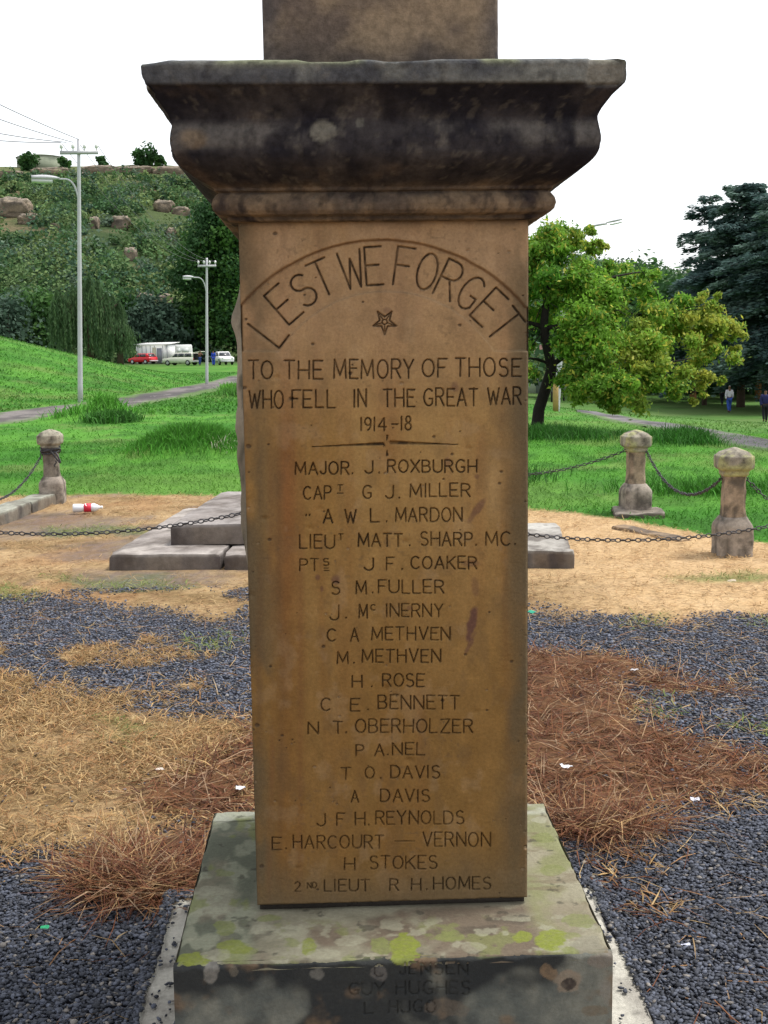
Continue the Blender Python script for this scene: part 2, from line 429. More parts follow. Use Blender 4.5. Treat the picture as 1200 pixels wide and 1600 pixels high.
def raster(P2px, gx, gz, Y, sel):
    """normalised stroke distance and ink over a grid of the face plane y=Y (gx, gz sorted)"""
    D = np.full((len(gx), len(gz)), 9.0); INK = np.zeros_like(D)
    px_m = float(np.linalg.norm(aty(601, 900, Y) - aty(600, 900, Y)))
    def seg(a, b, h0, h1, ink):
        m = max(h0, h1) * 1.8
        i0, i1 = np.searchsorted(gx, [min(a[0], b[0]) - m, max(a[0], b[0]) + m])
        j0, j1 = np.searchsorted(gz, [min(a[1], b[1]) - m, max(a[1], b[1]) + m])
        if i1 <= i0 or j1 <= j0: return
        X, Z = np.meshgrid(gx[i0:i1], gz[j0:j1], indexing='ij')
        e = b - a; L = max(e @ e, 1e-12)
        t = np.clip(((X - a[0]) * e[0] + (Z - a[1]) * e[1]) / L, 0, 1)
        d = np.hypot(X - a[0] - t * e[0], Z - a[1] - t * e[1]) / (h0 + (h1 - h0) * t)
        o = D[i0:i1, j0:j1]; better = d < o
        o[better] = d[better]
        q = INK[i0:i1, j0:j1]; q[better] = ink
    for pl, hw, ink in P2px:
        if not sel(pl): continue
        w = aty(pl[:, 0], pl[:, 1], Y)[:, [0, 2]]
        for a, b in zip(w[:-1], w[1:]): seg(a, b, hw * px_m, hw * px_m, ink)
    for a, b, h0, h1 in WEDGES:
        if not sel(np.array([a])): continue
        w = aty(np.array([a[0], b[0]]), np.array([a[1], b[1]]), Y)[:, [0, 2]]
        seg(w[0], w[1], h0 * px_m, h1 * px_m, 1.0)
    return D, INK

# ---- shaft front: a fine grid, carved
SX0, SX1 = XC - SW / 2, XC + SW / 2
SZ0, SZ1 = ZP + 0.014, 1.90
gx = np.arange(SX0, SX1 + 1e-6, SW / 400); gz = np.linspace(SZ0, SZ1, 1020)
D, INK = raster(STROKES, gx, gz, YS, lambda p: p[0][1] < 1420)
GX, GZ = np.meshgrid(gx, gz, indexing='ij')
PXI, PYI = proj(np.stack([GX, np.full_like(GX, YS), GZ], -1))
wob = 2.5 * (fbm(GX * 40, GZ * 40, 5) - .5)
sd_in = np.hypot(PXI - 604, PYI - 651) - 196 + wob            # >0 outside the inner arch
sd_out = 291 - np.hypot(PXI - 598, PYI - 666) + wob           # >0 inside the outer arch
sd_out = np.maximum(sd_out, np.minimum(PYI - 480 + wob, 30))
sd_bot = 549 - PYI + wob
band = sst(-1.6, 1.6, np.minimum(np.minimum(sd_in, sd_out), sd_bot))
line = np.exp(-(sd_out / 1.8) ** 2) * (PYI < 482) * (0.6 + 0.6 * fbm(GX * 30, GZ * 30, 6))
groove = np.clip(1.15 - D, 0, 1)
edge = np.minimum(np.minimum(GX - SX0, SX1 - GX), np.minimum(GZ - SZ0, SZ1 - GZ + 1))
en = fbm(GX * 60, GZ * 25, 8)
arris = 0.007 * np.clip(1 - edge / (0.003 + 0.007 * en), 0, 1) ** 2
pit = 0.0
for (cx, cy, r, dp) in ((604, 1075, 7, .004), (640, 1188, 6, .005), (745, 1112, 5, .003), (413, 810, 5, .005), (392, 930, 7, .004), (634, 846, 6, .004), (617, 1086, 6, .003), (433, 590, 5, .004), (500, 795, 6, .003), (484, 825, 5, .003), (466, 1356, 4, .003), (733, 700, 4, .003)):
    pit = pit + dp * np.exp(-(((PXI - cx) / r) ** 2 + ((PYI - cy) / (r * .7)) ** 2) * (0.6 + 0.8 * en))
CHIPS = [(375 + 450 * rng.random(), 350 + 1060 * rng.random(), 1.2 + 3.2 * rng.random() ** 3, rng.random()) for _ in range(110)] + [(374 + 30 * k / 12 + 8 * rng.random(), 350 + 1060 * (k + rng.random()) / 12, 1 + 3.5 * rng.random() ** 2, rng.random()) for k in range(12)] + [(820 + 5 * rng.random(), 350 + 1060 * rng.random(), 1 + 3.5 * rng.random() ** 2, rng.random()) for k in range(16)]
for (x_, y_, r_, k_) in CHIPS:
    pit = pit + .0035 * sst(1.1, .4, np.hypot((PXI - x_) / r_, (PYI - y_) / (r_ * .8)) + 1.0 * (en - .5))
und = 0.0022 * (fbm(GX * 9, GZ * 9, 9, 4) - .5) + 0.0012 * (fbm(GX * 90, GZ * 90, 10, 3) - .5)
GY = YS + 0.0075 * band + 0.003 * line + 0.0085 * groove ** 0.9 + arris + pit + und
inkm = sst(0.05, 0.6, groove) * INK * (0.45 + 0.75 * sst(.3, .6, fbm(GX * 70, GZ * 70, 18, 4))) * .72 * (1 - .28 * sst(950, 1250, PYI))
# stone colour: ochre with long rusty runs, grime towards the arrises and foot, and a few bruises of old paint
U, W = GX - SX0, GZ - SZ0
n1, n2 = fbm(U * 7, W * 3, 31, 5), fbm(U * 45, W * 30, 32, 4)
c = mix((0.262, 0.158, 0.052), (0.33, 0.212, 0.082), sst(.3, .7, n1))
c = mix(c, (0.225, 0.115, 0.042), sst(.35, .75, fbm(U * 22, W * 1.1, 33, 4)) * 0.65)
rust = np.exp(-((PXI - (448 + 8 * (fbm(W * 3, W * 0, 35) - .5))) / 16) ** 2) * sst(600, 760, PYI) * (0.35 + 0.65 * fbm(U * 20, W * 2.5, 34))
rust = rust + 0.6 * np.exp(-((PXI - 610) / 22) ** 2) * sst(520, 640, PYI) * (1 - sst(690, 760, PYI)) * fbm(U * 25, W * 2, 36)
rust = rust + 0.5 * np.exp(-((PXI - 750) / 12) ** 2) * sst(640, 700, PYI) * (1 - sst(950, 1000, PYI)) * fbm(U * 25, W * 3, 37)
c = mix(c, (0.20, 0.078, 0.028), np.clip(rust, 0, .8))
c = mix(c, (0.39, 0.27, 0.13), np.exp(-((PXI - 772) / 14) ** 2) * sst(680, 740, PYI) * (1 - sst(790, 830, PYI)) * 0.5)
c = mix(c, (0.37, 0.27, 0.165), (1 - sst(-12, 6, sd_out)) * (PYI < 480) * 0.55 * sst(.3, .6, fbm(U * 10, W * 10, 38)))
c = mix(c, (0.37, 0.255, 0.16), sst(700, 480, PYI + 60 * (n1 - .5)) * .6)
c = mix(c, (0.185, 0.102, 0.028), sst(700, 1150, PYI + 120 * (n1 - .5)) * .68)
c = c * (1 + 0.34 * (n2 - .5))[..., None]
c = mix(c, (0.12, 0.08, 0.045), sst(.56, .72, fbm(U * 28, W * 14, 48, 5)) * .22)
c = mix(c, (0.40, 0.30, 0.19), sst(.60, .76, fbm(U * 24, W * 18, 49, 5)) * .16)
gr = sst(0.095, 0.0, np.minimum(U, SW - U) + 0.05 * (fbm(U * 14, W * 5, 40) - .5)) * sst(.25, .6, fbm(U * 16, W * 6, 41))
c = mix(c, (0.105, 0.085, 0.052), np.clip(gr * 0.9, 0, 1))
lowr = sst(560, 900, PYI)
for (sx_, wd_, f_, cc_) in ((405, 7, .55, (0.12, 0.072, 0.035)), (423, 5, .4, (0.17, 0.072, 0.03)), (437, 6, .5, (0.13, 0.07, 0.03)), (470, 5, .3, (0.16, 0.07, 0.03)), (806, 9, .45, (0.115, 0.085, 0.045)), (790, 5, .25, (0.15, 0.085, 0.035)), (660, 9, .2, (0.16, 0.075, 0.03)), (560, 8, .2, (0.15, 0.08, 0.03))):
    c = mix(c, cc_, f_ * lowr * np.exp(-((PXI - sx_ - 10 * (fbm(W * 2.5, W * 0 + sx_, 50) - .5)) / wd_) ** 2) * sst(.25, .6, fbm(U * 18, W * 3.5, 51 + sx_ % 7, 4)))
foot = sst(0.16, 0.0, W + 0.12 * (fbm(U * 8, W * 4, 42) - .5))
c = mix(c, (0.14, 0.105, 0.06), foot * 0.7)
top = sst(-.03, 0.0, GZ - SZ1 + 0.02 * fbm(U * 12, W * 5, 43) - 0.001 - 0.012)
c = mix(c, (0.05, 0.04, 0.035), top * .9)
for (cx, cy, rx, ry, ang, f) in ((745, 797, 6, 22, 35, .6), (737, 975, 7, 28, 12, .85), (735, 1005, 4, 22, 25, .6), (742, 915, 6, 16, -5, .35), (524, 905, 8, 8, 0, .6), (735, 880, 16, 5, 0, .4), (496, 902, 4, 5, 0, .6), (503, 920, 3, 5, 0, .5), (712, 604, 6, 9, 0, .45), (745, 745, 4, 4, 0, .5), (606, 485, 7, 5, 0, .35), (699, 722, 5, 8, 0, .4), (640, 950, 5, 4, 0, .4)):
    a = math.radians(ang); dx, dy = PXI - cx, PYI - cy
    q = ((dx * math.cos(a) + dy * math.sin(a)) / rx) ** 2 + ((-dx * math.sin(a) + dy * math.cos(a)) / ry) ** 2
    c = mix(c, (0.105, 0.05, 0.045), f * sst(1.5, .3, q + 1.4 * (fbm(U * 60, W * 60, 44) - .5)))
spk = sst(.8, .86, vn(U * 130, W * 130, 45)) * sst(.5, .7, fbm(U * 8, W * 8, 46))
c = mix(c, (0.11, 0.075, 0.045), spk * .3)
for (x_, y_, r_, k_) in CHIPS:
    q = np.hypot((PXI - x_) / r_, (PYI - y_) / (r_ * .8)) + 1.0 * (en - .5)
    c = mix(c, (0.33, 0.25, 0.16) if k_ > .6 else (0.07, 0.05, 0.035), sst(1.0, .55, q) * (.55 if k_ > .6 else .7))
c = c * np.array([.95, .915, .89])
c = mix(c, (0.028, 0.02, 0.016), np.clip(inkm, 0, 1) * .95)
c = mix(c, (0.11, 0.06, 0.035), np.clip(line, 0, 1) * .75)  # dark arch outline: shade of its downward edge put into the colour
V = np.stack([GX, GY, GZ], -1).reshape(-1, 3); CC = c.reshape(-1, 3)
Q = grid_faces(len(gx), len(gz))
fi = inkm.reshape(-1)[Q].mean(1) > 0.22
fpy = PYI.reshape(-1)[Q].mean(1); fpx = PXI.reshape(-1)[Q].mean(1)
def sub(name, sel, parent, V, CC, Q, mat):
    q = Q[sel]
    if not len(q): return
    u, inv = np.unique(q, return_inverse=True)
    return build(name, V[u], inv.reshape(-1, 4), mat, parent, CC[u], smooth=True)

# sides: left and right rock-faced between drafted margins, back plain
def side(x, sgn, seed, bulge):
    ys = np.concatenate([[0, .004], np.linspace(0.012, SD, 60)]); zs = np.linspace(SZ0, SZ1, 170)
    A, B = np.meshgrid(ys, zs, indexing='ij')
    b = bulge * sst(0, 0.05, A) * sst(0, .04, SD - A) * (0.15 + 1.1 * fbm(A * 9, B * 7, seed, 5)) * sst(1.80, 1.66, B)
    k = np.exp(-((B - 1.685) / .035) ** 2) * 0.010 + np.exp(-((B - 1.40) / .18) ** 2) * 0.007 + np.exp(-((B - 1.22) / .05) ** 2) * .006
    b = b * sst(1.05, 1.25, B) + (k * sst(0, .04, A) * sst(0, .05, SD - A) * (0.5 + fbm(A * 20, B * 30, seed + 3)) if bulge > .015 else 0)
    st = 0.007 * np.clip(1 - A / .006, 0, 1)
    P = np.stack([x + sgn * (b - 0.0 * st), YS + 0.006 + A, B], -1).reshape(-1, 3)
    n = fbm(A * 12, B * 8, seed + 5, 5).reshape(-1)
    cc = mix((0.17, 0.145, 0.11), (0.27, 0.235, 0.185), sst(.3, .7, n))
    cc = mix(cc, (0.08, 0.07, 0.05), sst(.55, .75, fbm(A * 25, B * 18, seed + 7, 4)).reshape(-1))
    q = grid_faces(len(ys), len(zs))
    return P, (q if sgn > 0 else q[:, ::-1]), cc
P1, Q1, C1 = side(SX0, -1, 51, 0.016)
P2, Q2, C2 = side(SX1, 1, 61, 0.0)
PB = np.array([[SX0, YS + SD + .006, SZ0], [SX1, YS + SD + .006, SZ0], [SX1, YS + SD + .006, SZ1], [SX0, YS + SD + .006, SZ1]])
qf = Q[~fi]
u, inv = np.unique(qf, return_inverse=True)
n0 = len(u); n1_ = n0 + len(P1); n2_ = n1_ + len(P2)
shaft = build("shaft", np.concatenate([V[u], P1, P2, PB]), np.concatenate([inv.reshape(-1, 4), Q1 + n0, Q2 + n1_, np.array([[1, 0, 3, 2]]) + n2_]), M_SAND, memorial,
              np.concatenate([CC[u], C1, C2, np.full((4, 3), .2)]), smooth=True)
sub("arch_inscription", fi & (fpy < 553) & ~((abs(fpx - 601) < 30) & (fpy > 470)), shaft, V, CC, Q, M_SAND)
sub("star_carving", fi & (fpy < 553) & (abs(fpx - 601) < 30) & (fpy > 470), shaft, V, CC, Q, M_SAND)
sub("dedication_inscription", fi & (fpy >= 553) & (fpy < 677), shaft, V, CC, Q, M_SAND)
sub("bar_ornament", fi & (fpy >= 677) & (fpy < 714), shaft, V, CC, Q, M_SAND)
_rows = [714, 749, 788, 826, 864, 899, 937, 974, 1008, 1045, 1081, 1117, 1154, 1190, 1226, 1261, 1297, 1333, 1366, 1420]
_tilt = fpy + (fpx - 600) * .012
for a, b in zip(_rows[:-1], _rows[1:]): sub("carved_name", fi & (_tilt >= a) & (_tilt < b) & (fpy >= 714), shaft, V, CC, Q, M_SAND)
# mortar joint under the shaft
mb = MB(); mb.box((SX0 + .006, YS + .014, ZP - .002), (SX1 - .006, YS + SD - .01, SZ0 + .004), c=(.045, .038, .032))
mb.build("mortar_joint", M_CONC, memorial)

# ---- plinth: front and top as fine grids with lichen
def lichens(PXv, PYv, A, B, spots, c):
    for (cx, cy, rx, ry, colr, f) in spots:
        q = np.sqrt(((PXv - cx) / rx) ** 2 + ((PYv - cy) / ry) ** 2) + 1.1 * (fbm(A * 40, B * 40, cx % 97, 5) - .5)
        c = mix(c, colr, f * sst(1.08, .9, q) * (0.75 + .25 * sst(.3, .6, fbm(A * 160, B * 160, cx % 31, 2))))
    return c
YG, YG2, PALE, GREY = (0.20, 0.225, 0.05), (0.19, 0.205, 0.085), (0.33, 0.315, 0.265), (0.235, 0.215, 0.19)
tx = np.arange(PX0, PX1 + 1e-6, (PX1 - PX0) / 330); ty = np.arange(PY0, PY1 + 1e-6, (PY1 - PY0) / 300)
A, B = np.meshgrid(tx, ty, indexing='ij')
e1 = np.minimum(np.minimum(A - PX0, PX1 - A), np.minimum(B - PY0, PY1 - B))
drop = 0.016 * np.clip(1 - e1 / (.003 + .030 * np.maximum(fbm(A * 22, B * 22, 71, 4) - .35, 0)), 0, 1) ** 2
crack = np.exp(-((B - (PY1 - 0.075) - .03 * (fbm(A * 9, A * 0, 72) - .5)) / .0022) ** 2) * (A < SX0 + .01)
TZ = ZP - drop + .004 * (fbm(A * 12, B * 12, 73) - .5) - .006 * crack
TPX, TPY = proj(np.stack([A, B, TZ], -1))
c = mix((0.19, 0.17, 0.14), (0.28, 0.26, 0.22), sst(.3, .7, fbm(A * 9, B * 9, 74, 5)))
c = mix(c, (0.15, 0.112, 0.095), sst(.36, .56, fbm(A * 7, B * 7, 75, 5)) * np.clip(sst(2.76, 2.70, B) * .9, 0, 1))
c = mix(c, (0.085, 0.07, 0.062), sst(.5, .65, fbm(A * 13, B * 20, 175, 5)) * sst(2.74, 2.62, B) * .6)
lf = sst(SX0 + .02, SX0 - .03, A)
c = mix(c, (0.115, 0.125, 0.105), lf * sst(.34, .60, fbm(A * 12, B * 8, 76, 6)) * .85)
c = mix(c, (0.36, 0.36, 0.30), lf * sst(.46, .62, fbm(A * 22, B * 15, 77, 5)) * .5)
c = mix(c, YG2, lf * sst(.56, .64, fbm(A * 14, B * 9, 78, 4)) * .7)
rt = sst(SX1 - .02, SX1 + .03, A)
c = mix(c, (0.33, 0.29, 0.235), rt * .5)
c = mix(c, YG2, rt * sst(.42, .66, fbm(A * 9, B * 7, 79, 5)) * .6)
c = mix(c, (0.17, 0.13, 0.10), rt * sst(.6, .75, fbm(A * 10, B * 26, 80, 4)) * .6)
c = mix(c, (0.42, 0.42, 0.40), sst(PY1 - .10, PY1 - .07, B) * .75 * sst(.25, .5, fbm(A * 11, B * 11, 81)))
fr = sst(2.70, 2.64, B)
c = mix(c, YG2, fr * sst(.64, .72, fbm(A * 16, B * 16, 82, 5)) * .6)
c = mix(c, PALE, fr * sst(.60, .67, fbm(A * 20, B * 20, 83, 4)) * .6)
c = mix(c, (0.05, 0.045, 0.04), sst(.71, .78, fbm(A * 30, B * 30, 84, 4)) * .6)
c = lichens(TPX, TPY, A, B, [(634, 1482, 24, 20, YG, 1), (858, 1468, 24, 19, YG, 1), (817, 1463, 14, 9, YG, .95), (596, 1478, 14, 14, YG2, .9), (700, 1463, 22, 10, YG2, .8), (484, 1478, 12, 14, YG, .8), (365, 1480, 24, 13, YG, .8), (300, 1500, 28, 12, YG, .95), (352, 1450, 18, 11, YG2, .8), (545, 1470, 24, 8, PALE, .6), (455, 1455, 28, 9, PALE, .5), (740, 1480, 18, 8, PALE, .5), (920, 1478, 26, 16, GREY, .7), (892, 1487, 15, 9, YG2, .8), (505, 1490, 26, 8, PALE, .5), (340, 1492, 20, 11, PALE, .6), (420, 1435, 16, 6, YG2, .7), (330, 1392, 22, 8, PALE, .6), (352, 1365, 18, 6, YG2, .6), (862, 1360, 20, 10, YG2, .7), (850, 1310, 16, 8, YG2, .7), (905, 1440, 26, 12, YG2, .7), (842, 1282, 12, 5, PALE, .8)], c)
c = mix(c, (.05, .045, .04), crack * .8)
c = c * np.array([.80, .82, .70])
V1 = np.stack([A, B, TZ], -1).reshape(-1, 3); CT = c.reshape(-1, 3); QT = grid_faces(len(tx), len(ty))
# front
fz = np.linspace(-0.03, ZP, 110)
A, B = np.meshgrid(tx, fz, indexing='ij')
PFY = PY0 + .014 * np.clip(1 - (ZP - B) / (.003 + .030 * np.maximum(fbm(A * 22, B * 0 + PY0 * 22, 71, 4) - .35, 0)), 0, 1) ** 2 + .004 * (fbm(A * 12, B * 12, 86) - .5)
FPXv, FPYv = proj(np.stack([A, np.full_like(A, PY0), B], -1))
PSTR = len(STROKES)
for args in (("C", 584, 599, 1508, 1527, 1.7, .8), ("JENSEN", 624, 731, 1504, 1523, 1.6, .7), ("GUY", 545, 600, 1536, 1555, 1.7, .75), ("HUGHES", 619, 734, 1534, 1554, 1.6, .7), ("L", 569, 583, 1566, 1584, 1.7, .75), ("HUGO", 608, 680, 1564, 1583, 1.6, .7)): word(*args)
Dp, Ip = raster(STROKES[PSTR:], tx, fz, PY0, lambda p: p[0][1] > 1490)
gp = np.clip(1.25 - Dp, 0, 1); PFY = PFY + .005 * gp
c = mix((0.10, 0.108, 0.098), (0.19, 0.19, 0.158), sst(.3, .7, .6 * fbm(A * 9, B * 9, 87, 5) + .4 * fbm(A * 30, B * 30, 187, 4)))
c = mix(c, (0.022, 0.024, 0.026), sst(.45, .62, fbm(A * 6, B * 6, 88, 4) + .25 * sst(0.12, -.25, A - PX0 - .05) + .12 * sst(.05, 0, ZP - B)) * .92)
c = mix(c, (0.19, 0.125, 0.075), sst(.6, .75, fbm(A * 14, B * 14, 89, 4)) * .6)
c = lichens(FPXv, FPYv, A, B, [(330, 1520, 13, 14, (.19, .18, .16), .85), (890, 1534, 22, 18, (.24, .19, .14), .85), (889, 1536, 11, 9, (.05, .04, .035), .95), (856, 1519, 14, 11, (.22, .15, .09), .7), (940, 1500, 18, 13, (.20, .17, .14), .8), (946, 1549, 9, 20, (.22, .21, .18), .8), (497, 1522, 14, 12, (.14, .135, .12), .8), (634, 1500, 18, 9, YG, .85), (365, 1519, 9, 9, (.15, .13, .1), .6), (930, 1580, 20, 8, (.15, .11, .07), .6), (700, 1575, 30, 14, (.15, .12, .09), .5), (590, 1520, 14, 12, (.13, .12, .11), .7), (440, 1570, 24, 12, (.13, .13, .11), .5)], c)
c = mix(c, YG2, sst(.012, .0, ZP - B + .012 * fbm(A * 25, B * 0, 90)) * sst(.45, .6, fbm(A * 9, A * 0, 91)) * .8)
c = mix(c, (0.015, 0.015, 0.015), np.clip(sst(0, .5, gp) * Ip, 0, 1) * .3)
V2 = np.stack([A, PFY, B], -1).reshape(-1, 3); CF = c.reshape(-1, 3); QF = grid_faces(len(tx), len(fz))
fip = (sst(0, .5, gp) * Ip).reshape(-1)[QF].mean(1) > .25
qf = QF[~fip]
sides = MB()
ns = 40
for x, s_ in ((PX0, 1), (PX1, -1)):
    yy = np.linspace(PY0 + .006, PY1, ns); zz = np.linspace(-.03, ZP - .004, 14)
    a, b = np.meshgrid(yy, zz, indexing='ij')
    P = np.stack([np.full_like(a, x) + .004 * (fbm(a * 12, b * 12, 92) - .5), a, b], -1)
    q = grid_faces(ns, 14)
    sides.add(P, q if s_ < 0 else q[:, ::-1], c=mix((0.1, 0.1, 0.085), (0.2, 0.19, 0.15), sst(.3, .7, fbm(a * 8, b * 8, 93))).reshape(-1, 3))
sides.add([[PX0, PY1, -.03], [PX1, PY1, -.03], [PX1, PY1, ZP - .004], [PX0, PY1, ZP - .004]], [[1, 0, 3, 2]], c=(.15, .14, .11))
sV, sQ, sC = np.concatenate(sides.V), np.concatenate(sides.Q), np.concatenate(sides.C)
n0, n1_ = len(V1), len(V1) + len(V2)
plinth = build("plinth", np.concatenate([V1, V2, sV]), np.concatenate([QT, qf + n0, sQ + n1_]), M_PLINTH, memorial, np.concatenate([CT, CF, sC]), smooth=True)
sub("plinth_inscription", fip, plinth, V2, CF, QF, M_PLINTH)
# rough mortar footing spreading round the plinth
fx = np.linspace(-0.56, 0.78, 120); fy = np.linspace(2.25, 3.46, 110)
A, B = np.meshgrid(fx, fy, indexing='ij')
e = np.minimum(np.minimum(A + .515, .735 - A), np.minimum(B - 2.33, 3.42 - B)) + .05 * (fbm(A * 7, B * 7, 95, 4) - .5)
FZ = -.04 + .075 * sst(-.012, .02, e) + .012 * (fbm(A * 18, B * 18, 96, 4) - .5)
c = mix((0.33, 0.31, 0.27), (0.46, 0.44, 0.38), sst(.3, .7, fbm(A * 11, B * 11, 97, 4)))
c = mix(c, (0.16, 0.15, 0.13), sst(.6, .72, fbm(A * 26, B * 26, 98, 4)) * .7)
build("footing", np.stack([A, B, FZ], -1), grid_faces(120, 110), M_CONC, memorial, c.reshape(-1, 3), smooth=True)

# ---- cornice: profile (projection, z) swept round the square
def zat(py, o): return float(aty(600, py, YS - o)[2])
prof = [(-.02, zat(346, 0)), (.004, zat(346, 0)), (.017, zat(344, .017)), (.021, zat(341, .02)), (.022, zat(337.5, .022)), (.028, zat(336, .028)), (.040, zat(333, .04)), (.048, zat(327, .048)), (.051, zat(318, .051)), (.048, zat(309, .048)), (.042, zat(303, .042)), (.037, zat(300, .037)),
        (.040, zat(298, .04)), (.0445, zat(297, .044)), (.046, zat(292, .046)), (.054, zat(288, .054))]
for a in np.linspace(0, 1, 12)[1:]:
    o = .054 + (.129 - .054) * math.sin(a * math.pi / 2) ** .95
    prof.append((o, zat(288 - (288 - 228) * a, o)))
prof += [(.1305, zat(222, .13)), (.1305, zat(214, .13)), (.129, zat(205, .129)), (.1265, zat(197, .126)), (.125, zat(189, .125)), (.125, zat(183, .125))]
for a in np.linspace(0, 1, 9)[1:]:
    o = .125 + (.166 - .125) * (a ** 1.25)
    prof.append((o, zat(183 - (183 - 133) * a, o)))
prof += [(.1705, zat(130.5, .17)), (.172, zat(126, .172)), (.1725, zat(118, .172)), (.172, zat(108, .172)), (.1725, zat(99, .172)), (.170, zat(95, .17)), (.158, zat(92.5, .16)), (.10, zat(93, .16) + .01), (.0, zat(93, .16) + .018), (-.2, zat(93, .16) + .02)]
prof = np.array(prof)
# resample the profile finely
L = np.concatenate([[0], np.cumsum(np.linalg.norm(np.diff(prof, axis=0), axis=1))])
ss = np.sort(np.unique(np.concatenate([L, np.linspace(0, L[-1], 110)])))
prof = np.stack([np.interp(ss, L, prof[:, 0]), np.interp(ss, L, prof[:, 1])], 1)
hx, hy = SW / 2, SD / 2
CX, CY = XC, YS + SD / 2
NS = 170
per = []
for k, (ax, ay, bx, by) in enumerate(((-1, -1, 1, -1), (1, -1, 1, 1), (1, 1, -1, 1), (-1, 1, -1, -1))):
    for t in np.linspace(0, 1, NS, endpoint=False): per.append((ax + (bx - ax) * t, ay + (by - ay) * t, k, t))
per = np.array(per)
O = prof[:, 0][None, :]; Zp = np.broadcast_to(prof[:, 1][None, :], (len(per), len(prof)))
Xp = CX + per[:, 0][:, None] * (hx + O); Yp = CY + per[:, 1][:, None] * (hy + O)
s_ = (np.where(per[:, 2] % 2 == 0, per[:, 0] * (hx + .13), per[:, 1] * (hy + .13)) + 5.0 * per[:, 2])[:, None] + 0 * O
Ar = np.broadcast_to(ss[None, :], Zp.shape)
er = (fbm(s_ * 11, Zp * 11, 101, 4) - .5) * .0025 + .0016 * (fbm(s_ * 70, Zp * 70, 102, 3) - .5)
ztop = prof[:, 1].max()
ch = sst(.03, .0, ztop - Zp) * sst(.52, .75, fbm(s_ * 9, s_ * 0 + 3, 103, 4)) * .022
cpx, cpy = proj(np.stack([Xp, Yp, Zp], -1))
front = (per[:, 2] == 0)[:, None]
# a spalled patch at the right end of the fascia, and worn left corner
sp = front * sst(-4, 4, 12 * (fbm(s_ * 20, Zp * 20, 104) - .5) + np.minimum(cpx - 918, 8)) * sst(140, 126, cpy) * .012
wl = (sst(.06, .0, np.abs(Xp - (CX - hx - .172))) * sst(.06, 0, ztop - Zp)) * .013 * fbm(s_ * 14, Zp * 14, 105)
inx = np.where(np.abs(per[:, 0]) > .999, np.sign(per[:, 0]), 0)[:, None]; iny = np.where(np.abs(per[:, 1]) > .999, np.sign(per[:, 1]), 0)[:, None]
lftn = sst(.30, .0, np.abs(Yp - (CY - hy - .13))) * (per[:, 0] < -.99)[:, None] * .012 * sst(.5, .7, fbm(Yp * 12, Zp * 20, 106)) * sst(1.98, 2.03, Zp)
Xp = Xp + inx * (er - sp * 0 - lftn); Yp = Yp + iny * er + sp
Zq = Zp - ch - wl + .002 * (fbm(s_ * 20, Zp * 20, 107) - .5)
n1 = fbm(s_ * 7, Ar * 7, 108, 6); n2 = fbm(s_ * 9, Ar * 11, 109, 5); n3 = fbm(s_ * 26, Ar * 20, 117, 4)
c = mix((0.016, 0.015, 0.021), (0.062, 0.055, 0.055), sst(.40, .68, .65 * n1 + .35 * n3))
c = mix(c, (0.115, 0.085, 0.065), sst(.58, .76, .7 * n2 + .3 * n3) * .6)
zb = sst(zat(303, .04), zat(280, .05), Zp + .02 * (n3 - .5))
c = mix(mix((0.215, 0.155, 0.098), (0.105, 0.08, 0.06), sst(.42, .66, fbm(s_ * 8, Ar * 14, 110, 5))), c, zb)
gap = np.exp(-((Zp - zat(299, .037)) / .0035) ** 2) + np.exp(-((Zp - zat(339, .02)) / .004) ** 2)
c = mix(c, (0.035, 0.03, 0.028), np.clip(gap * .5, 0, 1))  # shading in the creases beside the bead, painted into the colour
bandz = sst(zat(238, .13), zat(222, .13), Zp) * sst(zat(184, .12), zat(200, .125), Zp)
c = mix(c, (0.165, 0.152, 0.135), bandz * sst(.40, .62, .6 * fbm(s_ * 6, Ar * 6, 115, 4) + .4 * n3) * .75)  # paler bulge band: light on its upward curve put into the colour
fas = sst(zat(134, .165), zat(126, .172), Zp)
c = mix(c, mix((0.075, 0.077, 0.08), (0.19, 0.19, 0.165), sst(.36, .62, fbm(s_ * 9, Ar * 9, 111, 5))), fas * .85)
c = mix(c, (0.20, 0.21, 0.12), sst(.018, .004, ztop - .02 - Zp) * sst(.4, .6, fbm(s_ * 14, s_ * 0, 112)) * .8)
c = mix(c, (0.235, 0.22, 0.175), front * sst(1.0, .7, np.hypot((cpx - 505) / 26, (cpy - 208) / 18) + .9 * (n3 - .5)) * .8)
c = mix(c, (0.17, 0.165, 0.14), front * sst(1.0, .7, np.hypot((cpx - 562) / 8, (cpy - 192) / 8)) * .8)
c = mix(c, (0.24, 0.17, 0.10), front * sst(1.0, .4, np.hypot((cpx - 300) / 30, (cpy - 215) / 20) + .7 * (n3 - .5)) * .6)
c = mix(c, (0.19, 0.175, 0.14), np.clip(sp / .012, 0, 1) * .8)
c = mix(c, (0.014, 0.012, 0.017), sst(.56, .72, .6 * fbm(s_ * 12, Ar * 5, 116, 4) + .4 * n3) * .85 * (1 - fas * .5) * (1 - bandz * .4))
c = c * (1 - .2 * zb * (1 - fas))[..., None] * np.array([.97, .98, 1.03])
c = mix(c, (0.14, 0.125, 0.105), sst(.66, .74, fbm(s_ * 55, Ar * 55, 118, 4)) * .28)
c = mix(c, (0.012, 0.011, 0.014), sst(.62, .70, fbm(s_ * 48, Ar * 40, 119, 4)) * .4)
Vc = np.stack([Xp, Yp, Zq], -1).reshape(-1, 3)
n, m = len(per), len(prof)
i = np.arange(n * m).reshape(n, m); j = np.roll(i, -1, 0)
Qc = np.stack([i[:, :-1], j[:, :-1], j[:, 1:], i[:, 1:]], -1).reshape(-1, 4)
build("cornice", Vc, Qc, M_DARKSTONE, memorial, c.reshape(-1, 3), smooth=False)

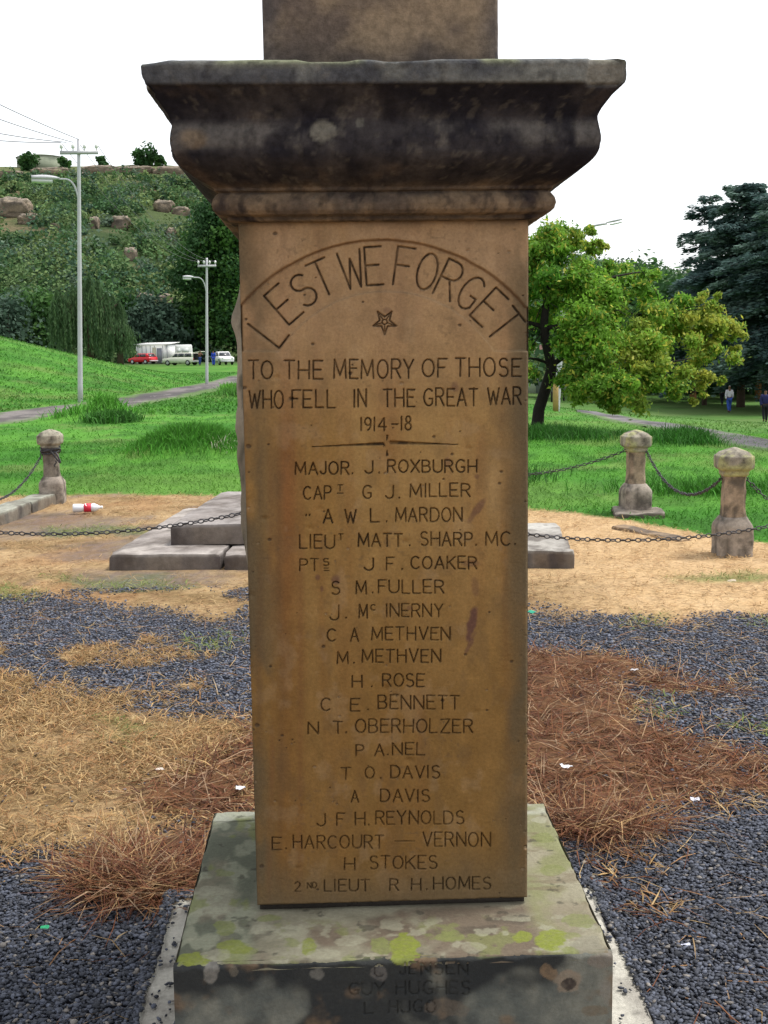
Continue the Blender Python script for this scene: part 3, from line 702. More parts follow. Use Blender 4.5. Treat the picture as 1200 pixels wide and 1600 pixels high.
# ---- upper block standing on the cornice
UW = 0.516
ux, uz = np.linspace(XC - UW / 2, XC + UW / 2, 180), np.linspace(ztop - .02, ztop + 0.95, 240)
mb = MB()
for k in range(4):
    A, B = np.meshgrid(ux - XC, uz, indexing='ij')
    e = UW / 2 - np.abs(A)
    d = -UW / 2 + .007 * np.clip(1 - e / (.003 + .01 * fbm(A * 30, B * 30, 121 + k)), 0, 1) ** 2 + .003 * (fbm(A * 12, B * 12, 131 + k) - .5)
    a = k * math.pi / 2; ca, sa = round(math.cos(a)), round(math.sin(a))
    P = np.stack([CX + ca * A - sa * d, CY + sa * A + ca * d, B], -1)
    c = mix((0.13, 0.098, 0.078), (0.26, 0.19, 0.125), sst(.35, .65, fbm(A * 7, B * 7, 141 + k, 5)))
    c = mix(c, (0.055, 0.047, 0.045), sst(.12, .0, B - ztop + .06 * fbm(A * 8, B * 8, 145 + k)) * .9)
    c = mix(c, (0.06, 0.05, 0.048), sst(.5, .68, fbm(A * 9 + 3, B * 5, 149 + k, 4)) * .7)
    c = mix(c, (0.07, 0.07, 0.08), sst(.06, 0, e) * .5)
    mb.add(P, grid_faces(180, 240), c=c.reshape(-1, 3))
mb.add([[CX - .258, CY - .258, uz[-1]], [CX + .258, CY - .258, uz[-1]], [CX + .258, CY + .258, uz[-1]], [CX - .258, CY + .258, uz[-1]]], [[0, 1, 2, 3]], c=(.2, .16, .12))
mb.build("upper_block", M_DARKSTONE, memorial, smooth=True)

# ================================================================== GROUND
def poly_sd(P, poly):
    """signed distance, positive inside; P (n,2)"""
    poly = np.asarray(poly, float); n = len(P)
    d2 = np.full(n, 1e9); ins = np.zeros(n, bool)
    for a, b in zip(poly, np.roll(poly, -1, 0)):
        e = b - a
        t = np.clip(((P - a) @ e) / max(e @ e, 1e-9), 0, 1)
        q = P - a - t[:, None] * e
        d2 = np.minimum(d2, (q * q).sum(1))
        cnd = ((a[1] > P[:, 1]) != (b[1] > P[:, 1]))
        with np.errstate(divide='ignore', invalid='ignore'):
            xx = a[0] + (P[:, 1] - a[1]) * e[0] / e[1]
        ins ^= cnd & (P[:, 0] < xx)
    return np.where(ins, 1, -1) * np.sqrt(d2)
def gpoly(px):
    px = np.array(px, float)
    return atz(px[:, 0], px[:, 1], 0.0)[:, :2]
GRAVEL = [gpoly(p) for p in (
    [(-500, 945), (0, 938), (90, 934), (180, 948), (270, 965), (400, 970), (400, 1130), (340, 1112), (310, 1095), (270, 1080), (210, 1070), (130, 1075), (40, 1050), (-500, 1080)],
    [(-600, 1385), (0, 1368), (60, 1352), (110, 1362), (170, 1395), (230, 1408), (270, 1398), (420, 1390), (420, 1900), (-600, 1900)],
    [(780, 965), (840, 955), (960, 968), (1080, 985), (1150, 965), (1700, 985), (1700, 1240), (1300, 1240), (1200, 1215), (1120, 1195), (1060, 1130), (1020, 1100), (960, 1070), (1000, 1052), (1090, 1075), (1160, 1068), (1090, 1045), (1000, 1030), (930, 1020), (780, 1030)],
    [(780, 1295), (870, 1300), (900, 1310), (980, 1300), (1060, 1272), (1200, 1262), (1700, 1260), (1700, 1900), (780, 1900)],
    [(120, 850), (210, 840), (250, 850), (175, 862), (120, 866)], [(0, 805), (90, 800), (190, 812), (150, 828), (0, 835)], [(150, 890), (300, 895), (330, 905), (160, 912)],
    [(330, 1385), (345, 1330), (335, 1300), (420, 1290), (420, 1400)])]
STRAW_IN = [gpoly(p) for p in (
    [(75, 1015), (120, 998), (220, 993), (310, 1012), (345, 1025), (250, 1045), (140, 1042)],
    [(230, 985), (270, 980), (300, 1000), (250, 1002)], [(65, 1065), (110, 1045), (140, 1060), (130, 1085), (60, 1085)],
    [(240, 1068), (300, 1055), (355, 1072), (320, 1085), (255, 1080)], [(-100, 1010), (0, 1005), (20, 1018), (0, 1030), (-100, 1030)])]
NEEDLE = [gpoly(p) for p in (
    [(780, 1018), (920, 1020), (1010, 1035), (1120, 1048), (1165, 1062), (1060, 1078), (985, 1062), (1010, 1110), (1080, 1150), (1150, 1180), (1300, 1200), (1300, 1255), (1060, 1268), (960, 1300), (900, 1310), (780, 1320)],
    [(420, 1105), (370, 1130), (330, 1160), (290, 1200), (230, 1205), (250, 1240), (330, 1270), (260, 1290), (190, 1320), (130, 1365), (190, 1400), (270, 1405), (300, 1400), (420, 1400)],
    [(930, 1330), (1000, 1325), (1010, 1350), (950, 1352)], [(1000, 1395), (1040, 1385), (1050, 1408), (1010, 1415)])]
GREENISH = [gpoly(p) for p in (
    [(280, 1005), (320, 978), (375, 985), (385, 1005), (340, 1018), (290, 1022)], [(115, 1125), (170, 1115), (235, 1130), (220, 1150), (150, 1148)],
    [(1000, 1088), (1040, 1078), (1075, 1090), (1050, 1102), (1010, 1102)], [(1080, 1120), (1150, 1125), (1300, 1110), (1300, 1165), (1200, 1170), (1120, 1152)],
    [(975, 965), (1030, 955), (1030, 985), (990, 985)], [(1160, 965), (1300, 960), (1300, 985), (1170, 978)],
    [(-200, 930), (20, 910), (60, 925), (30, 938), (-200, 950)], [(60, 822), (200, 818), (260, 826), (140, 836), (60, 832)], [(80, 895), (240, 893), (330, 915), (180, 918)], [(1040, 900), (1160, 888), (1250, 895), (1120, 912)])]
_gl = [gpoly([(-900, 800), (-300, 775), (0, 772), (120, 770), (380, 771)])[::1], gpoly([(380, 771), (600, 780), (825, 792), (900, 797), (1000, 812), (1050, 822), (1100, 832), (1200, 848), (1400, 890), (1900, 1000)])]
_gl = np.concatenate(_gl)
def layers(X, Y):
    """weights (gravel, needles, greenish, green) on the ground plane"""
    sh = np.shape(X); X = np.ravel(X); Y = np.ravel(Y)
    n = fbm(X * 2.3, Y * 2.3, 201, 4) - .5; n2 = fbm(X * 9, Y * 9, 205, 3) - .5
    P = np.stack([X + .25 * n, Y + .6 * n + .1 * n2], -1)
    near = Y < 17
    def area(polys, soft, off=0.0):
        w = np.full(len(X), -9.0)
        for p in polys:
            w[near] = np.maximum(w[near], poly_sd(P[near], p))
        return sst(-soft, soft, w + .16 * n2 + .10 * n + off)
    g = area(GRAVEL, .2, .13); st = area(STRAW_IN, .05, -.06); nd_ = area(NEEDLE, .1, -.03); gr = area(GREENISH, .12, -.03)
    g = np.maximum(g * (1 - st), 0) * (1 - nd_ * .9)
    g = np.maximum(g, .75 * sst(.60, .70, fbm(X * 3, Y * 1.6, 207, 4)) * sst(5.5, 7, Y) * (X < 0.5))
    yb = np.interp(X, _gl[:, 0], _gl[:, 1])
    green = sst(-.12, .12, Y - yb + .5 * n + .3 * n2)
    return [a.reshape(sh) for a in (g * (1 - green), nd_ * (1 - green), gr * (1 - green), green)]
def lawn_col(X, Y):
    n = fbm(X * .35, Y * .35, 211, 5); n3 = fbm(X * 2.2, Y * 1.4, 213, 4)
    c = mix((0.046, 0.165, 0.018), (0.085, 0.235, 0.030), sst(.3, .7, n))
    c = mix(c, (0.034, 0.118, 0.015), sst(.42, .66, n3) * .75)
    c = mix(c, (0.045, 0.13, 0.02), sst(.5, .7, fbm(X * .8, Y * .5, 216, 5)) * sst(30, 45, Y) * .5)
    c = mix(c, (0.125, 0.215, 0.045), sst(.55, .75, fbm(X * .15, Y * .3, 214, 4)) * .45)
    c = mix(c, (0.15, 0.19, 0.06), sst(.6, .72, fbm(X * .9, Y * .6, 217, 5)) * .4)
    r = sst(6, 14, X) * sst(20, 30, Y)
    return mix(c, (0.115, 0.185, 0.055), r * (.35 + .5 * sst(.4, .65, fbm(X * .4, Y * .25, 215, 4))))
def ground_col(X, Y):
    g, nl, gr, green = layers(X, Y)
    n = fbm(X * 5, Y * 5, 221, 5); f = fbm(X * 30, Y * 30, 222, 3)
    c = mix((0.21, 0.14, 0.065), (0.36, 0.25, 0.13), sst(.3, .7, n))
    c = mix(c, (0.44, 0.31, 0.17), sst(8, 10, Y) * .5 * sst(.35, .6, fbm(X * 1.2, Y * 2.5, 224, 4)))
    c = mix(c, (0.31, 0.175, 0.08), sst(.5, .7, fbm(X * 1.8, Y * 1.3, 223, 4)) * .6)
    c = mix(c, (0.17, 0.095, 0.05), sst(.5, .75, f) * .6)
    right = sst(1.0, 2.2, X) * sst(6.6, 7.6, Y)
    c = mix(c, mix((0.55, 0.39, 0.225), (0.45, 0.30, 0.15), n), right * .85)
    c = mix(c, (0.155, 0.185, 0.06), gr * .75)
    c = mix(c, mix((0.075, 0.038, 0.022), (0.16, 0.078, 0.036), sst(.3, .7, f)), nl * .95)
    c = mix(c, mix((0.028, 0.032, 0.045), (0.085, 0.092, 0.12), sst(.3, .7, f)), g * (.95 - .45 * sst(7, 8.5, Y)))
    return mix(c, lawn_col(X, Y), green)
ax = [0.0]
while ax[-1] < 330: ax.append(ax[-1] + (0.028 if ax[-1] < 4.2 else min(0.028 + (ax[-1] - 4.2) * .06, 12)))
gxs = np.concatenate([-np.array(ax[::-1]), ax[1:]])
gys = [-6.0, -3.0, -1.0, 0.4]
while gys[-1] < 620: gys.append(gys[-1] + max(0.03, min(.0075 * gys[-1], 9)))
gys = np.array(gys)
A, B = np.meshgrid(gxs, gys, indexing='ij')
H = terrain(A, B)
lay = layers(A, B)
H = H + .012 * (fbm(A * 6, B * 6, 231, 4) - .5) - .012 * lay[0] * (B < 9) + .02 * lay[1] * sst(.3, .7, fbm(A * 5, B * 5, 232)) - .02
c = ground_col(A, B)
far = sst(130, 175, B) * sst(60, 10, A)
c = mix(c, (0.045, 0.065, 0.025), far)
rs = sst(40, 75, B) * sst(0, 10, A)
c = mix(c, (0.05, 0.085, 0.03), rs * .3)
tag(build("ground", np.stack([A, B, H], -1), grid_faces(len(gxs), len(gys)), M_GROUND, None, c.reshape(-1, 3), smooth=True), kind="structure")

# ---- the rocky hill behind
hx_ = np.linspace(-240, 330, 230); hy_ = np.concatenate([np.linspace(150, 400, 170), np.linspace(410, 640, 20)])
A, B = np.meshgrid(hx_, hy_, indexing='ij')
H = hill_h(A, B) + 1.2 * (fbm(A * .12, B * .12, 241, 4) - .5) * sst(175, 190, B) - 5 * sst(188, 160, B)
c = mix((0.04, 0.065, 0.024), (0.065, 0.09, 0.034), sst(.35, .65, fbm(A * .05, B * .05, 242, 5)))
c = mix(c, (0.13, 0.15, 0.065), sst(338, 352, B) * .8)
c = mix(c, (0.22, 0.155, 0.10), sst(.6, .72, fbm(A * .1, B * .1, 243, 4)) * .5)
tag(build("hill", np.stack([A, B, H], -1), grid_faces(230, 190), M_ROCK, None, c.reshape(-1, 3), smooth=True), kind="structure")

# ---- dirt road on the left, footpath on the right (sheets just above the ground)
STRIPS = []
def on_strip(x, y):
    r = np.zeros(len(x), bool)
    for p in STRIPS: r |= poly_sd(np.stack([x, y], 1), p) > .05
    return r
def strip(name, up, lo, colA, colB, n=140, w=22, lift=.014):
    def dense(p):
        q = np.array([hit(*a) for a in p])
        L = np.concatenate([[0], np.cumsum(np.linalg.norm(np.diff(q[:, :2], axis=0), axis=1))])
        s = np.linspace(0, L[-1], n)
        return np.stack([np.interp(s, L, q[:, 0]), np.interp(s, L, q[:, 1])], 1)
    a, b = dense(up), dense(lo)
    STRIPS.append(np.concatenate([a[::6], b[::-6]]))
    t = np.linspace(0, 1, w)[None, :, None]
    jit = (fbm(a[:, 1] * .6, a[:, 0] * .6, 251) - .5)[:, None, None] * 1.0
    tt = t + jit * .25 * np.array([1.0])
    P = a[:, None, :] * (1 - tt) + b[:, None, :] * tt
    Z = terrain(P[..., 0], P[..., 1]) + lift - .06 * sst(.10, .0, np.minimum(tt[..., 0], 1 - tt[..., 0]))
    X, Y = P[..., 0], P[..., 1]
    c = mix(colA, colB, sst(.35, .65, fbm(X * .5, Y * .25, 252, 5)))
    c = mix(c, (0.045, 0.04, 0.042), sst(.48, .64, fbm(X * .9, Y * .35, 253, 5)) * .7)
    c = mix(c, (0.24, 0.22, 0.20), sst(.6, .72, fbm(X * 1.1, Y * .5, 255, 4)) * .5)
    ed = np.minimum(tt[..., 0], 1 - tt[..., 0])
    c = mix(c, (0.08, 0.15, 0.03), sst(.26, .06, ed + .5 * (fbm(X * 1.1, Y * .4, 254, 4) - .5)) * .85)
    tag(build(name, np.stack([X, Y, Z], -1), grid_faces(n, w), M_ROAD, None, c.reshape(-1, 3), smooth=True), kind="structure")
strip("road", [(-60, 651), (0, 643), (60, 636), (125, 627), (200, 617), (250, 609), (320, 597), (360, 586), (420, 578)], [(-60, 676), (0, 664), (60, 655), (150, 641), (230, 631), (300, 620), (340, 612), (375, 604), (440, 594)], (0.085, 0.074, 0.072), (0.16, 0.142, 0.135), n=200)
strip("footpath", [(898, 640), (950, 647), (1040, 660), (1120, 671), (1200, 686), (1320, 708)], [(902, 644), (955, 659), (1035, 673), (1105, 689), (1200, 704), (1330, 734)], (0.075, 0.07, 0.076), (0.14, 0.132, 0.135))
# ---- gravel: single pebbles
def ico():
    p = (1 + 5 ** .5) / 2
    V = np.array([(-1, p, 0), (1, p, 0), (-1, -p, 0), (1, -p, 0), (0, -1, p), (0, 1, p), (0, -1, -p), (0, 1, -p), (p, 0, -1), (p, 0, 1), (-p, 0, -1), (-p, 0, 1)]) / math.hypot(1, p)
    F = np.array([(0, 11, 5), (0, 5, 1), (0, 1, 7), (0, 7, 10), (0, 10, 11), (1, 5, 9), (5, 11, 4), (11, 10, 2), (10, 7, 6), (7, 1, 8), (3, 9, 4), (3, 4, 2), (3, 2, 6), (3, 6, 8), (3, 8, 9), (4, 9, 5), (2, 4, 11), (6, 2, 10), (8, 6, 7), (9, 8, 1)])
    return V, F
IV, IF = ico()
def scatter(n, y0, y1, fn, far_half=.41, pw=1.0):
    """random points in the visible wedge of ground, kept with probability fn"""
    Y = (y0 ** (2 - pw) + rng.random(n) * (y1 ** (2 - pw) - y0 ** (2 - pw))) ** (1 / (2 - pw)) if pw < 2 else y0 * (y1 / y0) ** rng.random(n)
    X = (rng.random(n) * 2 - 1) * (far_half * Y + .9)
    k = rng.random(n) < fn(X, Y)
    X, Y = X[k], Y[k]
    inside = (X > PX0 + .01) & (X < PX1 - .01) & (Y > PY0) & (Y < PY1)
    return X[~inside], Y[~inside]
def in_slab(X, Y):
    return (X > -1.85) & (X < 1.85) & (Y > 8.7) & (Y < 12.2)
def pebbles(X, Y, r0, r1, name=None):
    n = len(X)
    r = r0 + (r1 - r0) * rng.random(n) ** 1.5
    V = IV[None] * (1 + .5 * (rng.random((n, 12, 1)) - .5)) * np.stack([np.ones(n) * (1 + .5 * rng.random(n)), .7 + .4 * rng.random(n), .40 + .3 * rng.random(n)], 1)[:, None, :]
    a = rng.random(n) * 6.283; t = (rng.random(n) - .5) * 1.5
    ca, sa, ct, s_t = np.cos(a), np.sin(a), np.cos(t), np.sin(t)
    x, y, z = V[..., 0], V[..., 1] * ct[:, None] - V[..., 2] * s_t[:, None], V[..., 1] * s_t[:, None] + V[..., 2] * ct[:, None]
    W = np.stack([x * ca[:, None] - y * sa[:, None], x * sa[:, None] + y * ca[:, None], z], -1) * r[:, None, None]
    Z0 = terrain(X, Y) - .022 + r * .35 + rng.random(n) * .012
    fo = (X > -.53) & (X < .745) & (Y > 2.32) & (Y < 3.43)
    Z0 = np.where(fo, .040 + r * .35, Z0)
    W = W + np.stack([X, Y, Z0], -1)[:, None, :]
    v = (.5 + rng.random(n) ** 1.8 * 1.8) * (1 + .55 * sst(3.4, 5.2, Y))
    c = np.array([0.043, 0.048, 0.063])[None] * v[:, None]
    br = rng.random(n) < .06
    c[br] = np.array([.16, .145, .13]) * (0.7 + .7 * rng.random(br.sum()))[:, None]
    F = (IF[None] + (np.arange(n) * 12)[:, None, None]).reshape(-1, 3)
    return W.reshape(-1, 3), F, np.repeat(c, 12, 0)
def grav_p(X, Y):
    g = layers(X, Y)[0]
    foot = (X > -.50) & (X < .715) & (Y > 2.36) & (Y < 3.38)
    return np.where(foot, .035, np.clip(g, 0, 1) + .004 * (Y < 6))
x1, y1 = scatter(266000, 2.3, 4.6, grav_p, pw=0.2)
x2, y2 = scatter(192000, 4.4, 8.5, grav_p, pw=.4)
a1 = pebbles(x1, y1, .0034, .0085); a2 = pebbles(x2, y2, .0044, .0095)
tag(build("gravel", np.concatenate([a1[0], a2[0]]), np.concatenate([a1[1], a2[1] + len(a1[0])]), M_PEBBLE, None, np.concatenate([a1[2], a2[2]])), kind="stuff")

# ---- blades: three-row ribbons
def blades(X, Y, L, w, rise, curl, col, z0=0.0, zfn=terrain, dirn=None, cvar=.3):
    n = len(X)
    L = np.broadcast_to(L, n) * (0.55 + .9 * rng.random(n)); w = np.broadcast_to(w, n) * (.7 + .6 * rng.random(n))
    a = rng.random(n) * 6.283 if dirn is None else dirn + rng.normal(0, .5, n)
    e = np.clip(np.broadcast_to(rise, n) + rng.normal(0, .16, n), .02, 1.5)
    d = np.stack([np.cos(a), np.sin(a)], -1); p = np.stack([-d[:, 1], d[:, 0]], -1)
    base = np.stack([X, Y, zfn(X, Y) + z0 - .01], -1)
    pts = []; pos = base.copy(); ang = e.copy(); turn = rng.normal(0, curl, n)
    for k in range(3):
        pts.append(pos.copy())
        st = (L / 2)[:, None]
        pos = pos + st * np.concatenate([d * np.cos(ang)[:, None], np.sin(ang)[:, None]], 1)
        ang = ang - np.abs(rng.normal(.3, .3, n)) * (e > .15)
        ca, sa = np.cos(turn), np.sin(turn)
        d = np.stack([d[:, 0] * ca - d[:, 1] * sa, d[:, 0] * sa + d[:, 1] * ca], -1)
    V = np.zeros((n, 6, 3))
    for k, f in enumerate((.9, 1.0, .15)):
        off = np.concatenate([p * (w * f / 2)[:, None], (rng.random((n, 1)) - .5) * (w * .5)[:, None]], 1)
        V[:, 2 * k] = pts[k] + off; V[:, 2 * k + 1] = pts[k] - off
    V[..., 2] = np.maximum(V[..., 2], zfn(V[..., 0].ravel(), V[..., 1].ravel()).reshape(V.shape[:2]) - .012) if zfn is terrain else V[..., 2]
    Q = np.array([[0, 1, 3, 2], [2, 3, 5, 4]])
    F = (Q[None] + (np.arange(n) * 6)[:, None, None]).reshape(-1, 4)
    c = np.asarray(col, float); c = np.broadcast_to(c, (n, 3)) * (1 + cvar * (rng.random((n, 1)) * 2 - 1))
    return V.reshape(-1, 3), F, np.repeat(c, 6, 0)
def join(name, parts, mat, kind="stuff"):
    V, F, C, n = [], [], [], 0
    for v, f, c in parts:
        V.append(v); F.append(f + n); C.append(c); n += len(v)
    return tag(build(name, np.concatenate(V), np.concatenate(F), mat, None, np.concatenate(C)), kind=kind)
def pick(n, cols):
    cols = np.array(cols, float)
    return cols[rng.integers(0, len(cols), n)]
STRAWC = [(.41, .275, .125), (.35, .225, .095), (.46, .33, .165), (.28, .155, .068), (.25, .17, .085), (.34, .19, .085)]
REDC = [(.15, .058, .028), (.20, .085, .036), (.08, .034, .020), (.24, .13, .062), (.17, .066, .031), (.13, .05, .027), (.34, .23, .14)]
def straw_p(X, Y):
    g, nl, gr, green = layers(X, Y)
    return np.clip((1 - g) * (1 - nl) * (1 - green), 0, 1) * (~in_slab(X, Y)) * (0.45 + .9 * sst(.3, .65, fbm(X * 3, Y * 3, 261, 3)))
def needle_p(X, Y): return layers(X, Y)[1] * (.4 + .9 * sst(.3, .65, fbm(X * 4, Y * 4, 262, 3)))
P_ = []
x, y = scatter(123500, 2.8, 7.0, straw_p, pw=.5); P_.append(blades(x, y, .075, .0042, .34, .9, pick(len(x), STRAWC)))
x, y = scatter(51520, 6.5, 14.6, straw_p, pw=.5); P_.append(blades(x, y, .07, .006, .22, .6, .55 * pick(len(x), STRAWC) + .55 * ground_col(x, y), cvar=.15))
x, y = scatter(75000, 2.8, 14, lambda X, Y: layers(X, Y)[2] * (1 - layers(X, Y)[3]) * (~in_slab(X, Y)), pw=.8); P_.append(blades(x, y, .06, .005, .5, .6, pick(len(x), [(.15, .20, .05), (.22, .24, .08), (.3, .28, .11), (.12, .17, .045)])))
x, y = scatter(11250, 2.5, 9, lambda X, Y: layers(X, Y)[0] * (.12 + .6 * sst(4, 5.5, Y)), pw=.8); P_.append(blades(x, y, .13, .003, .1, .5, pick(len(x), STRAWC + [(.36, .2, .11)])))
join("dry_grass", P_, M_BLADE)
P_ = []
x, y = scatter(75000, 2.8, 7.6, needle_p, pw=.4); P_.append(blades(x, y, .14, .0042, .10, .3, pick(len(x), REDC)))
x, y = scatter(11250, 2.8, 7.6, lambda X, Y: needle_p(X, Y) * (1 - layers(X, Y)[0]), pw=.4); P_.append(blades(x, y, .17, .0034, .5, .25, pick(len(x), REDC + [(.45, .3, .17)])))
_e = gpoly([(205, 1385), (160, 1380), (250, 1395), (300, 1375), (190, 1360), (925, 1295), (870, 1285), (985, 1290)])
for ex, ey in _e:                                            # tussocks of long dead stems fanning over the gravel edge
    n = 260
    P_.append(blades(ex + rng.normal(0, .06, n), ey + rng.normal(0, .06, n), .2, .0034, .35, .2, pick(n, REDC + [(.42, .27, .13)])))
x, y = scatter(900, 2.5, 6, lambda X, Y: layers(X, Y)[0] * .5, pw=.5); P_.append(blades(x, y, .16, .0032, .05, .2, pick(len(x), REDC + [(.4, .3, .18)])))
join("pine_needles", P_, M_BLADE)

# ---- the lawn
LAWNC = [(.06, .19, .02), (.085, .25, .026), (.045, .14, .016), (.12, .28, .05), (.07, .21, .02)]
def lawn_p(X, Y): return layers(X, Y)[3] * (.35 + .9 * sst(.3, .6, fbm(X * 1.2, Y * .9, 271, 4)))
P_ = []
x, y = scatter(93500, 9.5, 24, lawn_p, pw=.6); P_.append(blades(x, y, .055, .010, .7, .4, lawn_col(x, y) * (1.0 + .3 * rng.random((len(x), 1))), cvar=.1))
x, y = scatter(40000, 22, 62, lambda X, Y: .9 * (lawn_p(X, Y) > 0), pw=1.0); k = ~(on_strip(x, y)); x, y = x[k], y[k]; P_.append(blades(x, y, .07, .02, .7, .3, lawn_col(x, y) * (1.0 + .3 * rng.random((len(x), 1))), cvar=.1))
x, y = scatter(70000, 34, 104, lambda X, Y: (X < -3) * 1.0, pw=1.2); k = ~on_strip(x, y); x, y = x[k], y[k]; P_.append(blades(x, y, .13, .045, .7, .3, lawn_col(x, y) * (.98 + .22 * rng.random((len(x), 1))), cvar=.08))
for cx, cy, sx, sy, n, L, colr in ((-2.75, 20.6, .55, .9, 4500, .17, (.055, .19, .02)), (-2.1, 20.9, .45, .7, 2500, .2, (.06, .2, .022)), (-7.0, 33.4, .8, 1.0, 3800, .30, (.085, .25, .032)), (-5.7, 31.0, .5, .7, 1500, .25, (.035, .12, .017)),
                                   (3.9, 22.4, .9, .9, 3500, .2, (.03, .11, .014)), (6.3, 21.4, .7, .8, 2600, .2, (.03, .12, .014)), (-4.9, 58, .8, 1.5, 1000, .35, (.09, .26, .03)), (-3.7, 50, .8, 1.5, 900, .35, (.05, .15, .02)), (4.2, 13.7, .8, .5, 1500, .15, (.05, .17, .02)), (2.0, 15.5, .5, .6, 1200, .15, (.03, .1, .014))):
    bx, by = cx + rng.normal(0, sx * .6, n), cy + rng.normal(0, sy * .6, n); k = ~on_strip(bx, by); bx, by = bx[k], by[k]; n = len(bx)
    P_.append(blades(bx, by, L, .012 if cy < 30 else .03, 1.1, .3, np.array(colr) * (0.7 + .8 * rng.random((n, 1)))))
join("lawn_grass", P_, M_BLADE)

# ================================================================== CHAIN POSTS
def chamfer_sq(h, cz, cut=.25):
    k = h * (1 - cut)
    return np.array([(-k, -h), (k, -h), (h, -k), (h, k), (k, h), (-k, h), (-h, k), (-h, -k)]) @ np.eye(2), cz
def ring8(h, z, cut):
    p, _ = chamfer_sq(h, z, cut)
    return np.concatenate([p, np.full((8, 1), z)], 1)
def noisy(V, amp, sc, seed):
    V = np.asarray(V)
    d = np.stack([fbm(V[:, 0] * sc + V[:, 2] * sc * .7, V[:, 1] * sc + V[:, 2] * sc, seed + k, 3) - .5 for k in range(3)], 1)
    return V + amp * d
def refine(rings, step=.02):
    out = [rings[0]]
    for a, b in zip(rings[:-1], rings[1:]):
        m = max(1, int(np.ceil(np.abs(b - a).max() / step)))
        out += [a + (b - a) * t for t in np.linspace(0, 1, m + 1)[1:]]
    return out
def dense_ring(r, k=5):
    q = []
    for a, b in zip(r, np.roll(r, -1, 0)):
        q += [a + (b - a) * t for t in np.linspace(0, 1, k, endpoint=False)]
    return np.array(q)
def stone_part(name, rings, parent, seed, col, cold, amp=.008, mat=None, lich=None):
    rr = [dense_ring(r) for r in refine(rings)]
    mb = MB(); mb.loft(rr)
    V = noisy(np.concatenate(mb.V), amp, 14, seed)
    n = fbm(V[:, 0] * 9 + V[:, 1] * 5, V[:, 2] * 7 + V[:, 1] * 4, seed + 4, 5)
    c = mix(col, cold, sst(.35, .65, n))
    c = mix(c, (.07, .06, .05), sst(.52, .7, fbm(V[:, 0] * 22 + V[:, 1] * 12, V[:, 2] * 9, seed + 6, 4)) * .75)
    if lich is not None:
        c = mix(c, lich, sst(.45, .6, fbm(V[:, 0] * 14, V[:, 1] * 14 + V[:, 2] * 9, seed + 8, 4)) * .8)
    mb.V = [V]; mb.C = [c]
    return mb.build(name, mat or M_POST, parent, local=True, smooth=False)
def make_post(label, seed, loc, rz, s=1.0, lich=(.36, .36, .16), body=((.36, .275, .195), (.27, .205, .145))):
    t = thing("chain_post", label, "stone post", loc, rz, "stone posts of the memorial enclosure")
    stone_part("base", [ring8(.132, -.06, .12), ring8(.133, .20, .12), ring8(.127, .225, .14), ring8(.092, .285, .25)], t, seed, (.35, .30, .25), (.27, .23, .19))
    stone_part("pillar", [ring8(.090, .26, .3), ring8(.083, .34, .32), ring8(.079, .57, .32), ring8(.086, .60, .3), ring8(.088, .625, .3)], t, seed + 10, body[0], body[1], .012)
    stone_part("cap", [ring8(.088, .60, .3), ring8(.098, .615, .27), ring8(.100, .64, .27), ring8(.128, .66, .27), ring8(.133, .68, .27), ring8(.133, .745, .27), ring8(.129, .758, .27), ring8(.120, .762, .28), ring8(.10, .785, .3), ring8(.05, .808, .3), ring8(.012, .82, .3)], t, seed + 20, (.33, .30, .235), (.25, .22, .175), .0035, lich=lich)
    t.scale = (s, s, s)
    return t
pL = hit(83, 783); pM = hit(996, 801); pR = hit(1150, 866)
make_post("grey stone post wrapped in black chain beside the kerb on the left", 301, pL, .05, .99, lich=(.33, .31, .24), body=((.27, .24, .185), (.21, .18, .15)))
make_post("stone post with yellow lichened cap standing on a broken footing slab", 331, pM + np.array([0, .1, 0]), .1, 1.0)
make_post("nearest and largest stone post with lichened cap, bare dry grass at its foot", 361, pR + np.array([0, .1, 0]), -.06, 1.02)
H1 = aty(530, 700, 8.25) * [1, 1, 0]; HB = aty(590, 700, 12.7) * [1, 1, 0]
HR = np.array([4.25, 8.3, 0]); HL = np.array([-3.55, 10.7, 0]); HF = np.array([-3.6, 8.2, 0])
for k, (p, lab) in enumerate(((H1, "stone post behind the memorial pillar, in front of the slabs"), (HB, "stone post behind the memorial pillar at the lawn's edge"), (HR, "stone post beyond the right edge of the picture"), (HL, "stone post beyond the left edge of the picture, halfway along the kerb"), (HF, "stone post beyond the left edge of the picture, nearest the viewer"))):
    make_post(lab, 391 + 31 * k, p, .03 * k)
